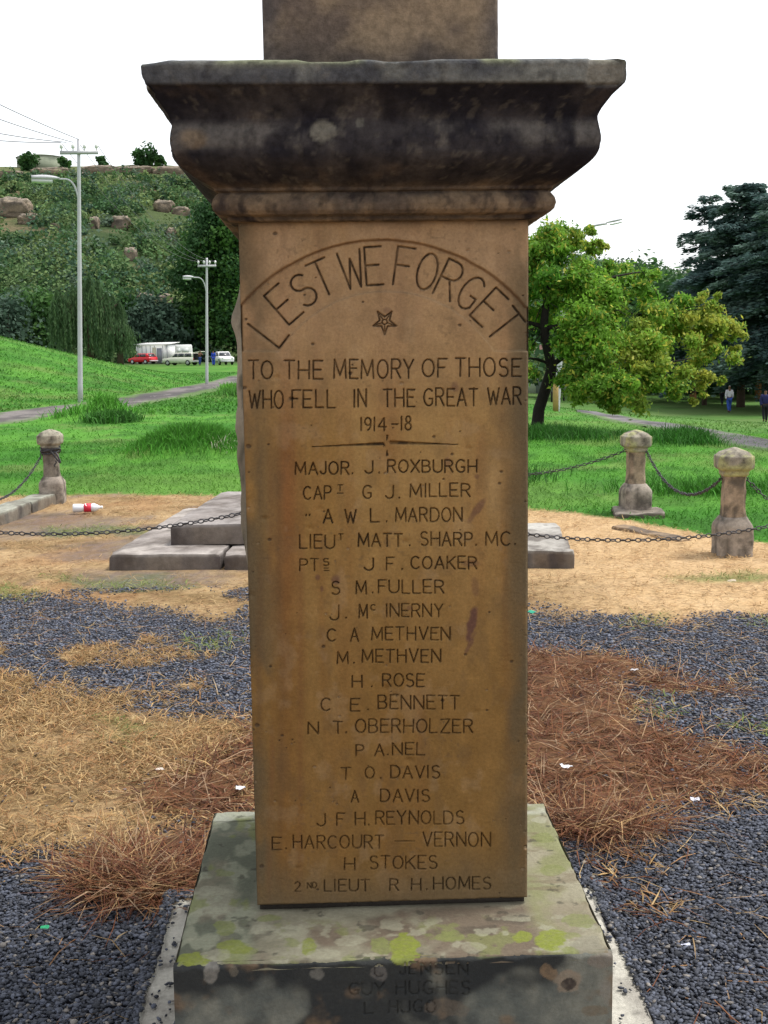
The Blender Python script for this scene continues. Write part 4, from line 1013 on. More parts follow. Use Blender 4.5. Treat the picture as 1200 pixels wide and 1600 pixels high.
# broken footing flag under the far right post
def slab_block(mb, x0, x1, y0, y1, z0, z1, seed, colr, rz=0, ctr=(0, 0, 0), amp=.02, n=26, m=12):
    """worn stone block: top grid and four sides, corners rounded off"""
    def face(u, v, fn):
        A, B = np.meshgrid(u, v, indexing='ij')
        return fn(A, B), grid_faces(len(u), len(v))
    us, vs, ws = np.linspace(x0, x1, n), np.linspace(y0, y1, n), np.linspace(z0, z1, 6)
    P = []
    for u, v, fn in ((us, vs, lambda a, b: np.stack([a, b, a * 0 + z1], -1)), (us, ws, lambda a, b: np.stack([a, a * 0 + y0, b], -1)), (us[::-1], ws, lambda a, b: np.stack([a, a * 0 + y1, b], -1)),
                     (vs[::-1], ws, lambda a, b: np.stack([a * 0 + x0, a, b], -1)), (vs, ws, lambda a, b: np.stack([a * 0 + x1, a, b], -1))):
        V, q = face(u, v, fn); P.append((V.reshape(-1, 3), q))
    for V, q in P:
        cx, cy = (x0 + x1) / 2, (y0 + y1) / 2
        ex = np.minimum(V[:, 0] - x0, x1 - V[:, 0]); ey = np.minimum(V[:, 1] - y0, y1 - V[:, 1]); ez = z1 - V[:, 2]
        W = V.copy()
        r = .014
        for a, b in ((ex, ez), (ey, ez), (ex, ey)):
            k = np.clip(1 - a / r, 0, 1) * np.clip(1 - b / r, 0, 1)
            W[:, 0] += np.sign(cx - V[:, 0]) * k * r * .4; W[:, 1] += np.sign(cy - V[:, 1]) * k * r * .4; W[:, 2] -= k * r * .4 * (V[:, 2] > z1 - .03)
        W = W + amp * np.stack([fbm(V[:, 0] * 4 + V[:, 2] * 3, V[:, 1] * 4 + V[:, 2] * 3, seed + i, 4) - .5 for i in range(3)], 1)
        if rz:
            R_ = np.array([[math.cos(rz), -math.sin(rz), 0], [math.sin(rz), math.cos(rz), 0], [0, 0, 1]])
            W = (W - ctr) @ R_.T + ctr
        c = mix(colr[0], colr[1], sst(.35, .65, fbm(V[:, 0] * 3 + V[:, 2] * 2, V[:, 1] * 3 + V[:, 2] * 5, seed + 7, 5)))
        c = mix(c, (.085, .07, .06), sst(.5, .68, fbm(V[:, 0] * 7, V[:, 1] * 5 + V[:, 2] * 3, seed + 9, 4)) * .7)
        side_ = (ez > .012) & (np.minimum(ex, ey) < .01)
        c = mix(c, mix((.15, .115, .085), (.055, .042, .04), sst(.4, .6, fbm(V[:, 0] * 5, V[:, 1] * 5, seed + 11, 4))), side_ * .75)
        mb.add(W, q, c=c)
    return mb
GREYST = ((.36, .325, .295), (.28, .25, .23))
mb = MB(); q = hit(1000, 806)
slab_block(mb, q[0] - .24, q[0] + .24, q[1] - .05, q[1] + .5, -.05, .035, 501, ((.27, .24, .2), (.2, .17, .14)), rz=-.15, ctr=q, amp=.06)
tag(mb.build("footing_slab", M_SLAB, None, smooth=True), "cracked flat stone slab under the farther right chain post", "stone slab")

# ================================================================== GRAVE SLABS BEHIND THE MEMORIAL
RZ = -.085
g = thing("stepped_stone_base", "low two-stepped grey stone base of long slabs behind the memorial", "grave slab", (.16, 10.2, 0), RZ, None)
def gblock(name, *a, **k):
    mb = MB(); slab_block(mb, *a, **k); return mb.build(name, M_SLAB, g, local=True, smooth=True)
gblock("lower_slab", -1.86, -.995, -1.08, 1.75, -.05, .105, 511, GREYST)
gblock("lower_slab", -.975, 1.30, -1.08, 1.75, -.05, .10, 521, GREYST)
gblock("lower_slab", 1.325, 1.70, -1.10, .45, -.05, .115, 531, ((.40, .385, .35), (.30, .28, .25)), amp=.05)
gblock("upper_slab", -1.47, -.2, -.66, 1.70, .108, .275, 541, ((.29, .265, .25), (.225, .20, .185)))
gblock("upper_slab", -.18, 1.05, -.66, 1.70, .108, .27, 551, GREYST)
# kerb from the left post to the left
def kerb(p, q, w=.13, hgt=.10):
    d = q - p; L = np.linalg.norm(d[:2]); a = math.atan2(d[1], d[0]); k = 0; x = 0.0
    while x < L - .2:
        l = min(.8 + .3 * (k % 2), L - x)
        c0 = p + d * ((x + l / 2) / L); mb = MB()
        slab_block(mb, c0[0] - l / 2 + .01, c0[0] + l / 2 - .01, c0[1] - w, c0[1] + w, -.06, hgt + .01 * (k % 3), 561 + 7 * k, ((.30, .30, .25), (.22, .22, .18)), rz=a, ctr=c0 * [1, 1, 0], amp=.03)
        yield mb
        x += l; k += 1
_klab = ["weathered kerb stone touching the foot of the left chain post", "grey kerb stone at the left edge, second from the chain post", "kerb stone beyond the left edge of the picture, third from the post", "kerb stone beyond the left edge of the picture, fourth from the post"]
for mb, lab in zip(kerb(pL + np.array([-.06, -.1, 0]), HL + np.array([.0, .2, 0])), _klab):
    tag(mb.build("kerb_stone", M_SLAB, None, smooth=True), lab, "kerb", "kerb stones beside the left chain post")
mb = MB(); a0, b0 = hit(1035, 815), hit(1085, 838)
slab_block(mb, a0[0], a0[0] + .95, a0[1] - .6, a0[1] - .45, -.05, .008, 591, ((.30, .22, .14), (.24, .17, .11)), rz=-1.15, ctr=a0, amp=.04)
tag(mb.build("kerb_stone", M_SLAB, None, smooth=True), "flush kerb stone sunk in dry grass between the two right posts", "kerb")

# ================================================================== CHAINS
def chain(name, A, B, sag, label, link=.048, r=.0048, cat="chain", group=None):
    A = np.array(A, float); B = np.array(B, float)
    s = np.linspace(0, 1, 800); P = A + (B - A) * s[:, None]; P[:, 2] -= 4 * sag * s * (1 - s)
    L = np.concatenate([[0], np.cumsum(np.linalg.norm(np.diff(P, axis=0), axis=1))])
    pitch = link * .74; n = int(L[-1] / pitch)
    mb = MB()
    for k in range(n):
        d = (k + .5) * pitch
        c0 = np.array([np.interp(d, L, P[:, i]) for i in range(3)]); c1 = np.array([np.interp(min(d + .01, L[-1]), L, P[:, i]) for i in range(3)]); c2 = np.array([np.interp(max(d - .01, 0), L, P[:, i]) for i in range(3)])
        t = c1 - c2; t /= np.linalg.norm(t)
        u = np.cross(t, [0, 0, 1]); u /= np.linalg.norm(u); v = np.cross(u, t)
        w = (u if k % 2 else v) * math.cos(.35) + (v if k % 2 else -u) * math.sin(.35 * (1 if k % 3 else -1)); w /= np.linalg.norm(w)
        m, kk = 12, 5
        a = np.arange(m) * 2 * math.pi / m
        ctr = c0 + np.outer(np.cos(a) * (link / 2 - r), t) + np.outer(np.sin(a) * link * .27, w)
        nrm = np.cross(t, w); rings = []
        for i in range(m):
            rad = ctr[i] - c0; rad /= np.linalg.norm(rad) + 1e-9
            b = np.arange(kk) * 2 * math.pi / kk
            rings.append(ctr[i] + r * (np.cos(b)[:, None] * rad + np.sin(b)[:, None] * nrm))
        V = np.concatenate(rings); i, j = np.meshgrid(np.arange(m), np.arange(kk), indexing='ij')
        q = np.stack([i * kk + j, ((i + 1) % m) * kk + j, ((i + 1) % m) * kk + (j + 1) % kk, i * kk + (j + 1) % kk], -1).reshape(-1, 4)
        mb.add(V, q)
    return tag(mb.build(name, M_CHAIN, None, smooth=True), label, cat, group)
z_ = lambda p, z, dx=0, dy=0: (p[0] + dx, p[1] + dy, z)
CG = "iron chains slung between the stone posts"
chain("chain", z_(H1, .68, -.1), z_(HF, .66, .1), .25, "iron chain hanging across the stepped stone base left of the memorial", group=CG)
chain("chain", z_(H1, .66, .1), z_(HR, .70, -.1), .385, "iron chain hanging in front of the nearest right post", group=CG)
chain("chain", z_(pM, .62, -.09, .1), z_(HB, .60, .1), .26, "chain from the farther right post towards the back of the memorial", group=CG)
chain("chain", z_(pM, .62, .09, .05), z_(pR, .60, -.09, .1), .27, "chain sagging between the two right posts over the lawn", group=CG)
chain("chain", z_(pR, .60, .09, .1), z_(HR, .60, -.05, .1), .35, "chain leaving the nearest right post for the right edge", group=CG)
chain("chain", z_(pL, .55, -.09, 0), z_(HL, .60, 0, .1), .38, "dark chain sagging from the left post to the left edge", group=CG)
mb = MB()
for k, (zz, rr_) in enumerate(((.575, .102), (.60, .108), (.555, .104), (.585, .112))):
    a = np.linspace(0, 2 * math.pi, 33)
    sq = np.maximum(np.abs(np.cos(a)), np.abs(np.sin(a))) ** -.6
    mb.tube(np.stack([pL[0] + rr_ * sq * np.cos(a) * .92, pL[1] + rr_ * sq * np.sin(a) * .92, zz + .015 * np.sin(a * 2 + k)], 1), .011, 6)
a = np.linspace(0, 1, 14)
mb.tube(np.stack([pL[0] + .03 + .10 * np.sin(a * 2.6), pL[1] - .125 + 0 * a, .58 - .125 * np.sin(a * math.pi) - .02 * a], 1), .010, 6)
mb.tube(np.stack([pL[0] + .075 + .01 * np.sin(a * 6), pL[1] - .125 + 0 * a, .47 - .07 * a], 1), .009, 6)
V = np.concatenate(mb.V); 
tag(mb.build("wound_chain", M_CHAIN, None, smooth=True), "black chain wound round the neck of the left post", "chain")

# ================================================================== LITTER
def bottle():
    p = hit(137, 800); t = thing("plastic_bottle", "empty clear plastic bottle with a red label lying on dry grass", "bottle", p + np.array([0, 0, .045]), .12)
    def lathe(name, prof, mat):
        mb = MB(); a = np.arange(16) * math.pi / 8
        mb.loft([np.stack([np.full(16, x), r * np.cos(a), r * np.sin(a)], 1) for x, r in prof])
        return mb.build(name, mat, t, local=True, smooth=True)
    lathe("bottle_body", [(-.15, .02), (-.148, .04), (-.135, .045), (-.06, .043), (-.05, .04), (.04, .04), (.05, .045), (.075, .043), (.10, .032), (.125, .016), (.135, .014)], M_PLASTIC)
    lathe("label", [(-.035, .0415), (-.034, .0455), (.038, .0455), (.039, .0415)], M_LABEL)
    lathe("bottle_cap", [(.134, .013), (.135, .0165), (.155, .0165), (.156, .012)], M_WHITE)
    mb = MB()                                               # white swash band on the label
    a = np.linspace(-2.6, -.4, 14); x = -.018 + .008 * np.sin(a * 4)
    V = np.concatenate([np.stack([x, .0462 * np.cos(a), .0462 * -np.sin(a)], 1), np.stack([x + .012, .0462 * np.cos(a), .0462 * -np.sin(a)], 1)])
    i = np.arange(13); mb.add(V, np.stack([i, i + 1, i + 15, i + 14], 1)); mb.build("label_band", M_WHITE, t, local=True)
M_LABEL = material("red_label", color=(.62, .03, .06), rough=.4)
bottle()
def scrap(px, py, s, colr, label, name="litter_scrap", seed=0, z=.02):
    p = hit(px, py) + np.array([0, 0, z]); s = s * .75; colr = tuple(.8 * q for q in colr)
    u = np.linspace(-1, 1, 6); A, B = np.meshgrid(u, u, indexing='ij')
    q_ = np.sqrt(1 - .5 * np.minimum(A * A, B * B)); rr_ = s * (.55 + .9 * fbm(A * 1.6 + seed, B * 1.6, 700 + seed)) * q_
    Z = s * 1.1 * (fbm(A * 1.3 + seed, B * 1.3, 705 + seed, 2) - .4)
    V = np.stack([p[0] + rr_ * A * 1.2, p[1] + rr_ * B * .8, p[2] + Z], -1).reshape(-1, 3)
    m = material("scrap_paper", color=colr, rough=.6)
    tag(build(name, V, grid_faces(6, 6), m), label, "litter")
scrap(376, 1239, .022, (.75, .75, .8), "crumpled white scrap beside the back left corner of the plinth", seed=1)
scrap(884, 1215, .026, (.78, .78, .82), "flat white scrap on the red needles right of the pillar", seed=2, z=.045)
scrap(250, 1210, .02, (.7, .62, .55), "small pale scrap on dry grass left of the pillar", seed=3)
scrap(992, 1053, .026, (.72, .68, .68), "white torn scrap at the far edge of the red needles", seed=4)
scrap(1086, 1257, .02, (.7, .7, .78), "white scrap where red needles meet the gravel on the right", seed=5)
scrap(830, 962, .035, (.02, .35, .22), "teal green plastic scrap against the right side of the pillar", seed=6)
scrap(71, 1460, .014, (.03, .42, .18), "bright green bottle fragment on the gravel at lower left", seed=7)
scrap(1071, 1488, .014, (.6, .62, .75), "small white fragment on the gravel at lower right", seed=8)
scrap(1143, 912, .03, (.5, .42, .3), "pale dry leaf lying on straw below the right post", seed=9)

# ================================================================== STREET LIGHTS AND WIRES
def lerp3(a, b, n): return np.array(a) + (np.array(b) - np.array(a)) * np.linspace(0, 1, n)[:, None]
def utility_pole(label, base, top_px, arm_px, lamp_z, lamp_dir, lamp_len, n_ins=4, crossw=1.0, r=.095, group=None, tilt=0.0, HL_=.85, HW_=1.0):
    t = thing("street_light", label, "street light", base, 0, group)
    Y = base[1]
    ztop = float(aty(top_px[0], top_px[1], Y)[2]); xt = float(aty(top_px[0], top_px[1], Y)[0])
    T = np.array([xt, Y, ztop])
    mb = MB(); mb.tube(lerp3(base - [0, 0, .3], T, 12), np.linspace(r, r * .6, 12), 12); mb.build("pole", M_POLE, t, smooth=True)
    if crossw:
        za = ztop - .45
        mb = MB(); mb.box((xt - crossw, Y - .1, za - .06), (xt + crossw, Y - .0, za + .06)); mb.build("crossarm", M_POLE, t)
        for k in range(n_ins):
            x = xt + crossw * (-.92 + 1.84 * k / (n_ins - 1)); mb = MB()
            mb.tube([(x, Y - .05, za + .06), (x, Y - .05, za + .14), (x, Y - .05, za + .15), (x, Y - .05, za + .24), (x, Y - .05, za + .3)], [.02, .02, .06, .06, .03], 8)
            mb.build("insulator", M_WHITE, t, smooth=True)
    a = np.linspace(0, 1, 16); d = np.array(lamp_dir, float); d /= np.linalg.norm(d)
    zc = lamp_z
    arm = np.array([xt, Y, zc - .9]) + d * (np.sin(a * math.pi / 2) ** 1.0 * 0 + (1 - np.cos(a * math.pi / 2)) * .0)[:, None]
    arm = np.stack([xt + d[0] * .08 + d[0] * lamp_len * (a ** 2.0), Y + d[1] * .08 + d[1] * lamp_len * (a ** 2.0), zc - 1.0 + 1.0 * np.sin(np.minimum(a * 1.25, 1) * math.pi / 2) + tilt * a], 1)
    mb = MB(); mb.tube(arm, .035, 8); mb.build("lamp_arm", M_POLE, t, smooth=True)
    e = arm[-1]; hd = MB()
    for k in range(1): pass
    s = np.linspace(0, 1, 9); w = HW_ * (.04 + .11 * np.sin(np.clip(s * 1.1, 0, 1) * math.pi * .8) ** .7)
    p = np.array([-d[1], d[0], 0]); dd = np.array([d[0], d[1], tilt / max(lamp_len, .1) * .7]); rings = []
    L = HL_
    for ss_, ww in zip(s, w):
        b = np.arange(10) * 2 * math.pi / 10
        rings.append(e + dd * (L * ss_ - .05) + ww * np.cos(b)[:, None] * p + (.6 * ww * np.sin(b) + .03)[:, None] * np.array([0, 0, 1]))
    hd.loft(rings); hd.build("lamp_head", M_POLE, t, smooth=True)
    rings = []
    for ss_, ww in zip(s[2:], w[2:]):
        b = np.arange(10) * 2 * math.pi / 10
        rings.append(e + dd * (L * ss_ - .05) + .8 * ww * np.cos(b)[:, None] * p + (.75 * ww * np.minimum(np.sin(b), 0) - .045)[:, None] * np.array([0, 0, 1]))
    hd = MB(); hd.loft(rings); hd.build("lamp_bowl", M_BOWL, t, smooth=True)
    return T
M_BOWL = material("lamp_bowl", color=(.6, .62, .6), rough=.2, spec=.5)
b1 = hit(125, 628); b2 = hit(323, 600); b3 = hit(869, 642)
T1 = utility_pole("tall street light pole with crossarm nearest the road, wires at its top", b1, (123, 218), None, float(aty(100, 281, b1[1])[2]), (-1, -.25, 0), .68, 4, .66, HL_=.95, HW_=1.15)
T2 = utility_pole("smaller distant street light pole by the big dark tree", b2, (323, 403), None, float(aty(300, 434, b2[1])[2]), (-1, -.3, 0), .75, 4, .52, HL_=.6)
T3 = utility_pole("street light half hidden behind the yellow green tree", b3, (886, 375), None, float(aty(905, 366, b3[1])[2]), (1, -.2, 0), 1.15, 4, 0, r=.10, tilt=.3, HL_=.5, HW_=.38)
mb = MB(); mb.tube(lerp3(b3 + [0, 0, -.05], b3 + [0, 0, 1.0], 3), .108, 12); o = mb.build("painted_foot", M_OCHRE if 'M_OCHRE' in globals() else material("ochre_paint", color=(.42, .27, .10), rough=.8, grain=.2, gscale=6), None, smooth=True)
o.parent = [x for x in COL.objects if x.get("label", "").startswith("street light half")][0]
o.location = -np.array(o.parent.location)
def wire(A, B, sag, label, r=.013, n=40):
    s = np.linspace(0, 1, n); P = np.array(A) + (np.array(B) - np.array(A)) * s[:, None]; P[:, 2] -= 4 * sag * s * (1 - s)
    mb = MB(); mb.tube(P, r, 5)
    tag(mb.build("overhead_wire", M_WIRE, None, smooth=True), label, "wire", "overhead wires at the street light")
for k, (dx, yy, lab) in enumerate(((0.0, 152, "overhead wire, highest of those leaving the near street light to the left"), (-.2, 175, "overhead wire, second highest leaving the near street light to the left"), (-.42, 197, "overhead wire, second lowest leaving the near street light to the left"), (-.62, 208, "overhead wire, lowest of those leaving the near street light to the left"))):
    A = T1 + np.array([dx, -.05, -.1 if k else .0]); Bp = aty(0, yy, b1[1] - 7.0)
    wire(A, A + (Bp - A) * 3.2, .25, lab)
for k, lab in enumerate(("overhead wire from the left end of the near crossarm to the distant pole", "overhead wire from the middle of the near crossarm to the distant pole", "overhead wire from the right end of the near crossarm to the distant pole")):
    wire(T1 + np.array([-.6 + .6 * k, 0, -.12]), T2 + np.array([-.45 + .45 * k, 0, -.2]), .9, lab, r=.010)

# ================================================================== VEHICLES, HUT, PEOPLE
def loft_box(prof, half, mat, name, parent, tumble=None):
    """side profile (x,z) extruded across y with a slightly narrower top"""
    prof = np.array(prof, float)
    rings = []
    for y, k in ((-half, 1), (-half * .9, 0), (half * .9, 0), (half, 1)):
        q = prof.copy()
        if k: q = q.mean(0) + (q - q.mean(0)) * [.975, .94]
        yy = np.full(len(q), y)
        if tumble: yy = np.sign(y) * (abs(y) - np.clip((q[:, 1] - tumble[0]) * tumble[1], 0, .3))
        rings.append(np.stack([q[:, 0], yy, q[:, 1]], 1))
    mb = MB(); mb.loft(rings); return mb.build(name, mat, parent, local=True, smooth=False)
def wheel(parent, x, y, r=.31):
    mb = MB(); a = np.arange(18) * 2 * math.pi / 18
    mb.loft([np.stack([x + rr * np.cos(a), np.full(18, y + dy), r + rr * np.sin(a)], 1) for dy, rr in ((-.09, r * .8), (-.085, r), (.085, r), (.09, r * .8))])
    w = mb.build("wheel", M_TYRE, parent, local=True)
    mb = MB(); s_ = 1 if y > 0 else -1
    mb.loft([np.stack([x + rr * np.cos(a), np.full(18, y + dy * s_), r + rr * np.sin(a)], 1) for dy, rr in ((.088, r * .6), (.096, r * .56))]); mb.build("hubcap", M_POLE, w, local=True)
def quad(name, P, mat, parent):
    P = np.array(P, float); nrm = np.cross(P[1] - P[0], P[3] - P[0]); nrm /= np.linalg.norm(nrm)
    mb = MB(); mb.loft([P - nrm * .02, P + nrm * .012]); return mb.build(name, mat, parent, local=True)
def lamp(name, parent, x, y, z, mat, sx=.05, sy=.2, sz=.08):
    mb = MB(); a = np.arange(10) * 2 * math.pi / 10
    mb.loft([np.stack([np.full(10, x + dx), y + sy / 2 * k * np.cos(a), z + sz * k * np.sin(a)], 1) for dx, k in ((-sx, .9), (sx * .6, 1), (sx, .8))]); mb.build(name, mat, parent, local=True)
def car(name, label, loc, rz, paint, kind, scale=1.0):
    t = thing(name, label, "car", loc, rz)
    W = .82
    if kind == "wagon":
        body = [(2.1, .35), (2.15, .55), (2.1, .78), (1.1, .92), (.95, .95), (-2.05, .95), (-2.1, .6), (-2.05, .35), (-1.6, .3), (1.6, .3)]
        cab = [(1.05, .92), (.45, 1.42), (.3, 1.47), (-1.85, 1.48), (-1.98, 1.42), (-2.03, .92)]
        wins = ((.80, .0, .45), (-.05, -.85, 0), (-.92, -1.85, 0))
    elif kind == "hatch":
        body = [(1.8, .33), (1.85, .55), (1.78, .72), (.95, .88), (.8, .92), (-1.75, .92), (-1.85, .6), (-1.8, .33), (-1.4, .28), (1.4, .28)]
        cab = [(.95, .88), (.25, 1.34), (.1, 1.38), (-1.15, 1.38), (-1.3, 1.34), (-1.75, .9)]
        wins = ((.62, -.1, .35), (-.18, -1.15, 0))
    else:
        body = [(2.1, .45), (2.15, .65), (2.1, .85), (1.2, 1.0), (1.05, 1.02), (-2.1, 1.02), (-2.15, .6), (-2.1, .45), (-1.6, .4), (1.6, .4)]
        cab = [(1.1, 1.0), (.55, 1.52), (.4, 1.56), (-.55, 1.56), (-.65, 1.5), (-.75, 1.0)]
        wins = ((.8, -.5, .4),)
    loft_box(body, W, paint, "body", t)
    loft_box(cab, W * .96, paint, "cabin", t, tumble=(.9, .22))
    cz0, cz1 = cab[0][1] + .05, max(c[1] for c in cab) - .09
    yof = lambda z: W * .96 - np.clip((z - .9) * .22, 0, .3) - .004
    for s_ in (-1, 1):
        for x0, x1, sl in wins:
            P = [(x0, s_ * yof(cz0), cz0), (x1, s_ * yof(cz0), cz0), (x1, s_ * yof(cz1), cz1), (x0 - sl, s_ * yof(cz1), cz1)]
            quad("side_window", P if s_ > 0 else P[::-1], M_GLASS, t)
        for x in (body[0][0] - .72, body[-3][0] + .68): wheel(t, x, s_ * (W - .07), .31 if kind != "pickup" else .36)
        lamp("headlight", t, body[1][0] - .02, s_ * .58, .66 if kind != "pickup" else .78, M_BOWL)
        lamp("tail_light", t, -abs(body[6][0]) + .02, s_ * .66, .70, M_RED, sy=.14, sz=.12)
    fx = np.array(cab[0]), np.array(cab[1])
    P = [fx[0] + (fx[1] - fx[0]) * k for k in (.12, .88)]
    quad("windscreen", [(P[0][0] + .02, -.66, P[0][1]), (P[0][0] + .02, .66, P[0][1]), (P[1][0] + .02, .58, P[1][1]), (P[1][0] + .02, -.58, P[1][1])], M_GLASS, t)
    bx = np.array(cab[-1]), np.array(cab[-2])
    P = [bx[0] + (bx[1] - bx[0]) * k for k in (.1, .95)]
    if kind == "wagon":
        mb = MB(); mb.box((-2.13, -.62, .62), (-2.06, .62, 1.36)); mb.build("open_boot", M_TYRE, t, local=True)
        mb = MB(); mb.loft([np.array([(-2.0, -.64, 1.44 + d), (-2.0, .64, 1.44 + d), (-2.9, .6, 1.56 + d), (-2.9, -.6, 1.56 + d)]) for d in (0, .05)]); tg = mb.build("tailgate", paint, t, local=True)
    else:
        quad("rear_window", [(P[0][0] - .02, .62, P[0][1]), (P[0][0] - .02, -.62, P[0][1]), (P[1][0] - .02, -.56, P[1][1]), (P[1][0] - .02, .56, P[1][1])], M_GLASS, t)
    mb = MB(); mb.box((body[0][0] - .05, -W * .95, .36), (body[0][0] + .10, W * .95, .50)); mb.build("bumper", M_POLE, t, local=True)
    mb = MB(); mb.box((-abs(body[6][0]) - .07, -W * .95, .36), (-abs(body[6][0]) + .06, W * .95, .50)); mb.build("bumper", M_POLE, t, local=True)
    t.scale = (scale,) * 3
    return t
far_gz = lambda x, Y: float(terrain(x, Y))
def stand(px, Y, py=None):
    p = aty(px, 560, Y); return np.array([p[0], Y, far_gz(p[0], Y)])
VY = 145.0
car("parked_car", "red hatchback parked behind the grassy rise, left of the white hut", stand(223, 160), math.radians(148), M_RED, "hatch")
M_CREAM = material("cream_paint", color=(.78, .76, .66), rough=.35)
wag = stand(283, VY); car("parked_car", "cream station wagon with its tailgate raised, in front of the white hut", wag, math.radians(155), M_CREAM, "wagon")
car("parked_car", "white pickup facing the viewer beside the person in blue", stand(348, VY), math.radians(-70), M_WHITE, "pickup")

# site hut with upright panels, and a white box body next to it
def box_part(name, parent, lo, hi, mat, bevel=.0):
    mb = MB(); mb.box(lo, hi); return mb.build(name, mat, parent, local=True)
hb = stand(246, 166)
hut = thing("site_hut", "long white panelled hut with a grey door behind the cream wagon", "hut", hb, math.radians(-28))
mb = MB(); hw, hd, hh = 2.6, 1.2, 2.45
mb.box((-hw, -hd, 0), (hw, hd, hh)); mb.build("wall", M_WHITE, hut, local=True)
M_GREYP = material("grey_trim", color=(.25, .26, .30), rough=.6)
M_BEIGE = material("beige_panel", color=(.55, .52, .38), rough=.6)
for k in range(8):
    if k in (5,): continue
    x = -hw + .3 + k * .68; box_part("panel_batten", hut, (x, -hd - .03, .05), (x + .07, -hd + .01, hh - .1), M_GREYP)
box_part("door", hut, (.85, -hd - .04, .02), (1.65, -hd + .01, 2.0), M_GREYP)
box_part("beige_panel", hut, (.12, -hd - .035, .05), (.72, -hd + .01, 2.1), M_BEIGE)
mb = MB(); mb.loft([np.array([(-hw - .15, -hd - .2, hh + d), (hw + .15, -hd - .2, hh + d), (hw + .15, hd + .2, hh + .25 + d), (-hw - .15, hd + .2, hh + .25 + d)]) for d in (.005, .1)]); mb.build("roof", M_WHITE, hut, local=True)
cb = stand(288, 163)
cv = thing("white_van_body", "white box shaped caravan behind the cream wagon, right of the hut", "caravan", cb, math.radians(6))
loft_box([(-1.15, .5), (1.0, .5), (1.15, .8), (1.05, 2.3), (.95, 2.45), (-1.1, 2.45), (-1.15, 2.3)], .95, M_WHITE, "body", cv)
for s_ in (-.6, .6): wheel(cv, s_ * .9, -.85, .32)
box_part("window", cv, (-.25, -.99, 1.35), (.65, -.945, 1.95), M_BOWL)
box_part("window", cv, (-.9, -.99, 1.35), (-.45, -.945, 1.95), M_BOWL)

# ---- people: one skinned body each, clothing as separate skins over it
SKIN = material("skin", color=(.16, .085, .05), rough=.6)
def cloth(colr): return material("cloth", color=colr, rough=.9, grain=.15, gscale=12)
def skin_mesh(name, nodes, edges, mat, parent, root=0, sub=2):
    me = bpy.data.meshes.new(name)
    me.from_pydata([n[:3] for n in nodes], edges, [])
    o = bpy.data.objects.new(name, me); COL.objects.link(o); o.parent = parent
    m = o.modifiers.new("skin", 'SKIN'); m.use_smooth_shade = True
    if not me.skin_vertices:
        bm = bmesh.new(); bm.from_mesh(me); bm.verts.layers.skin.verify(); bm.to_mesh(me); bm.free()
    for k, n in enumerate(nodes):
        sv = me.skin_vertices[0].data[k]; sv.radius = (n[3], n[4] if len(n) > 4 else n[3]); sv.use_root = (k == root)
    s = o.modifiers.new("sub", 'SUBSURF'); s.levels = s.render_levels = sub
    me.materials.append(mat)
    return o
